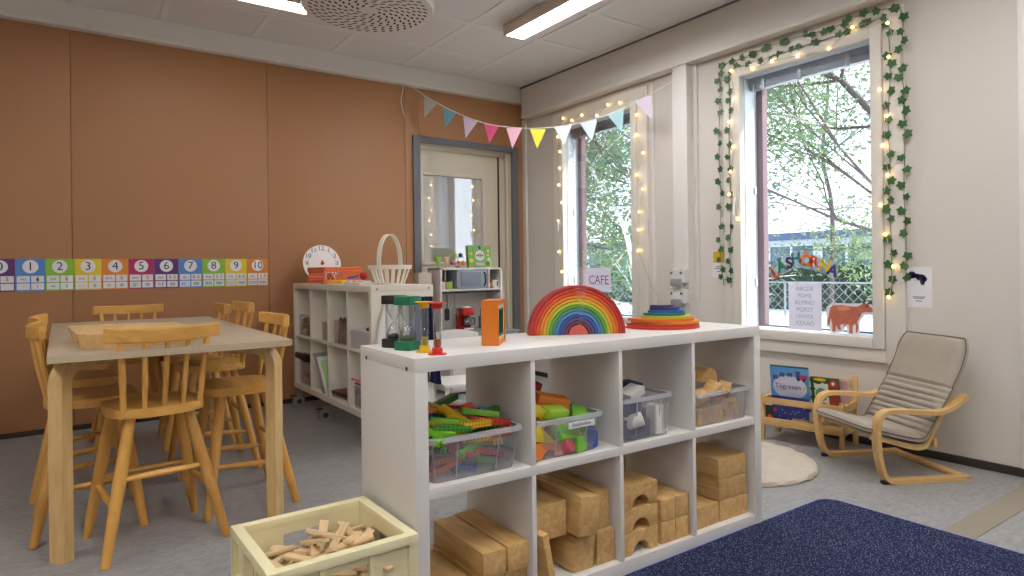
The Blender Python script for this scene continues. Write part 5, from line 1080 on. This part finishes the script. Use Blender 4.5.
# white child's chair seen through and over the cube shelf
wc = thing('child_chair', 'white wooden child chair standing behind the middle cube shelf', 'chair', (2.02, 3.42, 0), math.radians(168)); WCH = mat('chair_white', (226, 222, 216), .45)
for x in (-.14, .14):
    MB().tube([(x, -.14, 0), (x, -.14, .31), (x, -.17, .60)], .015, 8).build('leg', WCH, wc); MB().tube([(x, .13, 0), (x, .13, .315)], .015, 8).build('leg', WCH, wc); MB().cyl((x, -.14, .12), (x, .13, .12), .010, n=8).build('stretcher', WCH, wc)
MB().box((0, 0, .322), (.33, .32, .022), bev=.006).build('seat', WCH, wc); MB().cyl((-.14, .13, .16), (.14, .13, .16), .01, n=8).build('stretcher', WCH, wc); MB().cyl((-.14, -.14, .16), (.14, -.14, .16), .01, n=8).build('stretcher', WCH, wc)
MB().prism([(-.165, 0), (.165, 0)] + [(.165 - .33 * k / 12, .055 + .026 * math.sin(PI * k / 12)) for k in range(13)], .018, (0, -.155, .545), (1, 0, 0), (0, -.1, 1), bev=.003).build('backrest', WCH, wc)
MB().box((0, -.158, .44), (.28, .014, .04), bev=.003).build('back_slat', WCH, wc)
# ================================================================== number cards on the orange wall
CC = [('purple', (98, 50, 122)), ('blue', (84, 138, 206)), ('green', (140, 192, 60)), ('yellow', (228, 204, 50)), ('orange', (222, 134, 44)), ('magenta', (178, 40, 104)), ('purple', (98, 50, 122)), ('blue', (92, 146, 214)), ('green', (150, 196, 60)), ('yellow', (224, 208, 50)), ('orange', (224, 136, 46))]
WD = ['noll', 'ett', 'två', 'tre', 'fyra', 'fem', 'sex', 'sju', 'åtta', 'nio', 'tio']; PR = mat('number_ink', (46, 42, 44), .6); HAND = mat('hand_picture', (214, 170, 130), .6); DOT = {'purple': PURPLE, 'blue': BLUE, 'green': mat('dot_green', (44, 84, 66), .6), 'yellow': YELLOW, 'orange': mat('dot_brown', (180, 110, 50), .6), 'magenta': mat('dot_magenta', (150, 40, 90), .6)}
for i in range(11):
    cn, c = CC[i]; t = thing('number_card', '%s number card showing %d on the orange wall' % (cn, i), 'card', (-.302 + .1512 * i, YW - .0008, 1.004), 0, 'number cards 0 to 10'); w, h = .1485, .203 - .0002 * i
    MB().b2((-w / 2, -.0015, -h / 2), (w / 2, 0, h / 2)).build('card_sheet', mat('card_%s' % cn, c, .55), t)
    MB().prism([(.041 * math.cos(2 * PI * k / 28), .041 * math.sin(2 * PI * k / 28)) for k in range(28)], .0006, (0, -.0015, .052), (1, 0, 0), (0, 0, 1)).build('oval_badge', PAPER, t)
    textmesh(str(i), .075, (0, -.0024, .052), (1, 0, 0), (0, 0, 1), PR, 'numeral', t, .0006)
    for a, (x, z) in enumerate(((-.036, -.026), (.036, -.026), (-.036, -.073), (.036, -.073))):
        f = MB().b2((x - .0325, -.0021, z - .0205), (x + .0325, -.0015, z + .0205)).build('picture_cell', PAPER, t)
        if a == 0: textmesh(WD[i], .026, (x, -.0024, z), (1, 0, 0), (0, 0, 1), mat('number_grey', (120, 112, 112), .6), 'word', f, .0006)
        elif a == 1:
            mb = MB()
            for s in ((0,) if i < 6 else (-.014, .014)): disc(mb, x + s, z - .004, .008, .009, -.0021, 10); mb.b2((x + s - .005, -.0029, z), (x + s - .001, -.0021, z + .016)).b2((x + s + .001, -.0029, z), (x + s + .005, -.0021, z + .014))
            mb.build('hand_drawing', HAND, f)
        elif a == 2 and i:
            mb = MB(); cols = 1 if i == 1 else 2 if i in (2, 4) else 3 if i < 7 else 4 if i < 9 else 5
            for k in range(i): r_ = k // cols; nr = (i + cols - 1) // cols; disc(mb, x + (k % cols - (cols - 1) / 2) * .0115, z + ((nr - 1) / 2 - r_) * .0115, .0046, .0046, -.0021, 10)
            mb.build('counting_dots', DOT[cn], f)
        elif a == 3 and i:
            mb = MB(); 
            for k in range(i): xx = x + (k - (i - 1) / 2) * .0052; mb.b2((xx - .001, -.0029, z - .011), (xx + .001, -.0021, z + .011))
            mb.build('tally_marks', PR, f)
# ================================================================== bunting from the wall to the duct
P0 = Vector((2.43, 4.958, 2.59)); P1 = Vector((3.60, 3.06, 2.345)); NB = Vector((P1 - P0)); NB.z = 0; NB = Vector((-NB.y, NB.x, 0)).normalized()
bt = thing('bunting', 'white string of pastel pennant flags from the orange wall to the duct', 'bunting', P0)
def bp(u, v, off=0.0): return at_plane(u, v, P0, NB) - P0 - NB * off
fl = [((424.2, 95.6), (436.3, 103.8), (424.5, 117.5), 'grey', (196, 196, 186)), ((443.2, 106.7), (456.2, 113.6), (445.1, 128.1), 'blue', (112, 168, 186)), ((463.3, 116.7), (477.6, 121.5), (465.5, 138.4), 'lilac', (204, 182, 206)), ((484.2, 124.1), (498.7, 126.6), (489.4, 143.6), 'raspberry', (214, 84, 130)), ((506.3, 127.8), (521.8, 128.4), (512.5, 148.7), 'pink', (232, 182, 196)), ((529.9, 129), (545.9, 129), (537.1, 149.3), 'yellow', (234, 226, 74)), ((554.4, 127.5), (571.7, 125.1), (564.1, 145.7), 'white', (218, 224, 224)), ((580.1, 123.9), (597.4, 119.3), (591.9, 141.1), 'pale blue', (204, 216, 224)), ((608, 115.4), (624, 108.8), (622.2, 133), 'aqua', (168, 206, 210)), ((634.6, 101.8), (651.3, 94.8), (651.3, 119.3), 'pale lilac', (222, 206, 222))]
line = [(408, 85), (416, 89.8)] + [((a[0] + b[0]) / 2, (a[1] + b[1]) / 2 - .6) for a, b, *_ in fl] + [(664, 86), (672, 81.5)]
MB().tube(curve3([bp(*q) for q in line], 4), .0035, 6).tube(curve3([bp(406, 80), bp(403.5, 88), bp(401, 100), bp(402.5, 109), bp(405, 117)], 4), .003, 6).tube([bp(403, 79), bp(409, 85.5)], .003, 6).build('string', mat('bunting_tape', (232, 226, 214), .8), bt)
for a, b, c, cn, col in fl:
    A, B, C_ = bp(*a), bp(*b), bp(*c); n_ = NB * .0012; mb = MB(); v1 = [mb.bm.verts.new(p + n_) for p in (A, B, C_)]; v2 = [mb.bm.verts.new(p - n_) for p in (A, B, C_)]
    mb.bm.faces.new(v1); mb.bm.faces.new(v2[::-1])
    for k in range(3): mb.bm.faces.new((v1[k], v1[(k + 1) % 3], v2[(k + 1) % 3], v2[k]))
    o = mb.build('flag', mat('flag_' + cn, col, .8), bt); o['label'] = cn + ' triangular flag'
# ================================================================== ivy, light chains, notices on the window wall
BULB = emis('warm_fairy_bulb', (255, 206, 120), 9.0); WIRE = mat('dark_green_wire', (70, 74, 56), .6); WIREW = mat('clear_wire', (200, 186, 160), .5)
def lights(name, label, pts, x, wire, closed=False):
    t = thing(name, label, 'string lights', at_x(*pts[0], x)); o = t.location
    P = [at_x(u, v, x) - o for u, v in pts]
    MB().tube(curve3(P, 3), .0016, 5).build('cable', wire, t)
    for p in P: MB().ball(p + Vector((-.004, 0, 0)), .0085, u=10, v=6).build('bulb', BULB, t)
    return t
lights('string_lights', 'warm fairy lights around the right ivy-framed window', [(738, 218.7), (729.6, 194.5), (730.8, 171.6), (733.7, 146.6), (729.6, 122), (735, 97.9), (731.6, 70.8), (752.5, 68.7), (772, 61), (797.5, 55.8), (829, 48.7), (852.8, 27.5), (887.8, 23), (889, 57), (880, 89.5), (887, 115.8), (883, 145.8), (888, 175), (880.7, 205), (885.7, 234.5), (893.7, 266.5), (889, 297)], 3.650, WIREW)
lt = lights('string_lights', 'warm fairy lights around the left window behind the bunting', [(562, 271.6), (559, 251.7), (558.4, 221), (562, 202.6), (558.8, 185), (559.5, 168), (560, 151.6), (558, 136.7), (563.4, 118.4), (572, 120.3), (582, 115), (597, 115.6), (608, 104.7), (620, 102.8), (637, 114.8), (637, 135), (643.4, 153), (637, 174.7), (643, 189), (639.4, 211.8), (639, 229.7), (638.6, 250.5)], 3.650, WIREW)
MB().tube(curve3([at_x(638.6, 250.5, 3.65) - lt.location, at_x(648, 277, 3.66) - lt.location, at_x(658, 297, 3.66) - lt.location, at_x(671, 318, 3.65) - lt.location], 5), .0025, 5).build('lead', WIREW, lt)
IVY = mat('ivy_green', (52, 96, 48), .5, var=.35, vscale=60)
def ivy_leaf(mb, p, s, a):
    X = Vector((0, math.cos(a), math.sin(a))); Y = Vector((0, -math.sin(a), math.cos(a))); tilt = Vector((-1, 0, 0)) * R.uniform(-.3, .3)
    out = [(0, 1), (.42, .52), (.92, .40), (.66, -.02), (.66, -.58), (.25, -.55), (0, -.42), (-.25, -.55), (-.66, -.58), (-.66, -.02), (-.92, .40), (-.42, .52)]
    c = p + Vector((-.008, 0, 0)); vs = [c + X * (q[0] * s) - Y * (q[1] * s) + tilt * (q[0] * s) for q in out]
    v = [mb.bm.verts.new(q) for q in vs]; m_ = mb.bm.verts.new(c)
    for k in range(12): mb.bm.faces.new((v[k], v[(k + 1) % 12], m_))
def ivy(label, pts, step, lo=.010):
    t = thing('ivy_garland', label, 'ivy garland', at_x(*pts[0], 3.664)); o = t.location
    P = curve3([at_x(u, v, 3.664) - o for u, v in pts], 8); MB().tube(P, .0018, 5).build('vine', WIRE, t); mb = MB(); acc = 0; st = 0
    for a, b in zip(P, P[1:]):
        acc += (b - a).length
        if acc > step:
            acc = R.uniform(-.012, .008); st += 1
            if st % 7 == 6: acc = -.05
            ivy_leaf(mb, b + Vector((0, (1 if st % 2 else -1) * R.uniform(.006, .016), R.uniform(-.008, .008))), R.uniform(.024, .031), R.uniform(-.7, .7) + (.5 if st % 2 else -.5))
    mb.build('leaves', IVY, t, smooth=0)
ivy('outer ivy strand running around the right window', [(724, 285), (720, 250), (721, 200), (719, 150), (720, 100), (722, 68), (744, 58), (770, 46), (800, 36), (830, 29), (855, 17), (880, 10), (899, 9), (903, 22), (901, 60), (904, 95), (905, 140), (904, 190), (906, 240), (906, 282)], .046)
ivy('inner ivy strand close to the right window frame', [(731, 288), (730, 250), (731, 200), (729, 150), (730, 100), (730, 72), (750, 64), (775, 56), (800, 47), (830, 38), (860, 26), (886, 18), (889, 40), (890, 80), (888, 120), (890, 160), (889, 200), (891, 240), (892, 292)], .05)
def leafmat_paper():
    M = mat('backlit_paper', (240, 238, 244), .7); nt = M.node_tree; N = nt.nodes; L = nt.links; b = N['Principled BSDF']
    tr = N.new('ShaderNodeBsdfTranslucent'); tr.inputs[0].default_value = lin((232, 230, 240)); mx = N.new('ShaderNodeMixShader'); mx.inputs[0].default_value = .3
    L.new(b.outputs[0], mx.inputs[1]); L.new(tr.outputs[0], mx.inputs[2]); L.new(mx.outputs[0], N['Material Output'].inputs[0]); return M
def notice(label, a, b, x, name='notice', M=None):
    p = at_x(*a, x); q = at_x(*b, x); t = thing(name, label, 'notice', (x, (p.y + q.y) / 2, (p.z + q.z) / 2)); w = abs(p.y - q.y); h = abs(p.z - q.z)
    MB().b2((-.0012, -w / 2, -h / 2), (0, w / 2, h / 2)).build('sheet', M or PAPER, t); return t, w, h
YX, ZX = (0, -1, 0), (0, 0, 1)
t, w, h = notice('white notice with a dark purple picture and fine print right of the ivy', (905, 267), (932.5, 308), XW - .001)
m = MB(); 
for (y, z, ry, rz) in ((.012, .30, .024, .05), (-.010, .34, .022, .035), (-.03, .36, .02, .055), (.03, .26, .012, .04), (-.042, .33, .012, .05), (.02, .19, .012, .05)): m.prism([(y + ry * math.cos(2 * PI * k / 12), h * (z - .06) + h * rz * 1.6 * math.sin(2 * PI * k / 12)) for k in range(12)], .001, (-.0012, 0, 0), YX, ZX)
m.build('purple_picture', mat('notice_purple', (44, 38, 78), .5), t)
m = MB()
for z, l in ((-.24, .06), (-.275, .05), (-.34, .03)): m.b2((-.002, -l / 2 - .002, h * z - .0025), (-.0012, l / 2 - .002, h * z + .0025))
m.build('fine_print', mat('print_grey', (140, 136, 140), .6), t)
t, w, h = notice('small notice with a yellow picture left of the ivy and right window', (712.5, 250.5), (725.5, 277.5), XW - .001)
MB().b2((-.002, -w * .46, h * .04), (-.0011, w * .46, h * .46)).build('yellow_picture', mat('notice_yellow', (216, 176, 60), .5, var=.25, vscale=40), t)
m = MB()
for z, l in ((-.1, .05), (-.17, .07), (-.28, .03)): m.b2((-.002, -l / 2, h * z - .003), (-.0011, l / 2, h * z + .003))
m.build('fine_print', mat('print_grey', (140, 136, 140), .6), t)
GXI = XW + .0105
WPAP = leafmat_paper()
t, w, h = notice('white sheet reading CAFE in red letters on the left window pane', (587, 268), (611, 292), GXI, M=WPAP)
o = textmesh('CAFE', w * .36, (-.0016, 0, -.004), YX, ZX, mat('cafe_red', (176, 84, 104), .6), 'lettering', t, .0006); m = MB(); a, b = w * .46, h * .14; m.b2((-.0018, -a, b), (-.0012, a, b + .002)).b2((-.0018, -a, -b - .012), (-.0012, a, -b - .010)).build('border_line', mat('cafe_red', (176, 84, 104), .6), t)
t, w, h = notice('white alphabet sheet with outlined letters on the right window pane', (788.5, 282.5), (822, 331.5), GXI, M=WPAP)
for k, row in enumerate(('ABCDE', 'FGHIJ', 'KLMNO', 'PQRST', 'UVWX', 'YZÅÄÖ')): textmesh(row, h * .125, (-.0016, .0, h * (.37 - .146 * k)), YX, ZX, mat('alphabet_grey', (176, 174, 190), .6), 'lettering', t, .0006)
sg = thing('letter_sign', 'arched colourful cut-out letters LÄSHÖRNA stuck on the right window', 'sign', (GXI, 2.19, .97)); o = sg.location
LT = [('L', 775.6, 273.8, -.45, (206, 76, 50)), ('Ä', 781.6, 267, -.38, (44, 124, 104)), ('S', 789.5, 264.0, -.22, (94, 40, 92)), ('H', 796.2, 259.5, -.12, (40, 120, 130)), ('Ö', 806, 261.5, .02, (222, 112, 40)), ('R', 814.2, 262.7, .12, (214, 88, 60)), ('N', 824.6, 266.5, .26, (222, 186, 44)), ('A', 832.8, 271.5, .36, (76, 62, 130))]
cen = []
for ch_, u, v, a, c in LT:
    p = at_x(u, v, GXI) - o; cen.append(p); X = Vector((0, -math.cos(a), -math.sin(a))); Y = Vector((0, -math.sin(a), math.cos(a)))
    q = textmesh(ch_, .093, p + Vector((-.002, 0, .004)), X, Y, mat('letter_' + ch_, c, .5), 'letter', sg, .0012, bold=.0035); q['label'] = 'letter ' + ch_
m = MB(); up = [c + Vector((0, 0, .052)) for c in cen]; dn = [c - Vector((0, 0, .046)) for c in cen]; up[0] += Vector((0, .03, 0)); dn[0] += Vector((0, .03, 0)); up[-1] -= Vector((0, .03, 0)); dn[-1] -= Vector((0, .03, 0))
for k in range(7):
    m.face([dn[k], dn[k + 1], up[k + 1], up[k]])
bmesh.ops.remove_doubles(m.bm, verts=m.bm.verts, dist=1e-5); m.build('backing_film', clear('laminate_film', (236, 242, 250), .04, haze=.38, hcol=(205, 222, 240), rough=.2), sg, smooth=0)
cw_ = thing('cow_picture', 'cut-out picture of a red-brown cow stuck low on the right window', 'picture', at_x(851, 318, GXI)); o = cw_.location
def cp(u, v): p = at_x(u, v, GXI) - o; return (-p.y, p.z)
body = [(830, 308), (833, 305.5), (842, 305), (852, 306.5), (858, 306.5), (862, 304.5), (865, 303), (868, 304.5), (873, 309), (873.5, 311.5), (871, 312.5), (866, 312), (862, 313), (859.5, 318), (857.5, 322), (858.5, 327), (857.5, 332.5), (856, 332.5), (856, 325), (854.5, 323.5), (852.5, 327), (853, 333.5), (849.5, 333.5), (849, 325), (843, 324), (840, 325), (841.5, 330), (838.5, 330), (836.5, 325), (835.5, 331.5), (832.5, 331.5), (832.5, 325), (831, 318), (830, 323.5), (828.5, 325.5), (828, 322), (829, 315)]
def shape(pts, M, name, d=0.0012, s=1.0):
    c = [sum(x[i] for x in pts) / len(pts) for i in (0, 1)]; q = [cp(c[0] + (u - c[0]) * s, c[1] + (v - c[1]) * s) for u, v in pts]; return MB().prism(q[::-1], .0008, (-d, 0, 0), YX, ZX).build(name, M, cw_)
shape(body, mat('cow_brown', (198, 112, 90), .5, var=.3, vscale=30), 'cow_body', .0014)
shape([(826.5, 307), (832, 303), (850, 303.5), (860, 303.5), (865, 300.5), (870, 303.5), (875, 309), (874.5, 313.5), (864, 315), (860, 322), (860, 334.5), (848, 335.5), (846, 326.5), (843, 332), (831, 333.5), (829.5, 327.5), (826.5, 326)], PAPER, 'white_border', .0006)
shape([(838, 306.5), (848, 306), (851, 309), (845, 311), (838, 310)], mat('cow_light', (222, 150, 120), .5), 'light_patch', .0024); shape([(862, 303.8), (864, 300), (866, 299.5), (865, 303.2)], DARKT, 'horn', .0024); shape([(867, 304.2), (870, 301), (872, 300.8), (869.5, 304.8)], DARKT, 'horn', .0024); shape([(843, 323.5), (847, 323.5), (846, 326), (844, 326)], PINK, 'udder', .0024); shape([(866.5, 306), (868, 306), (868, 307.2), (866.5, 307.2)], BLACK, 'eye', .0024); shape([(858.6, 313), (861, 313.4), (860.6, 316.5), (858.8, 316)], mat('bell_grey', (120, 116, 120), .5), 'bell', .0026)
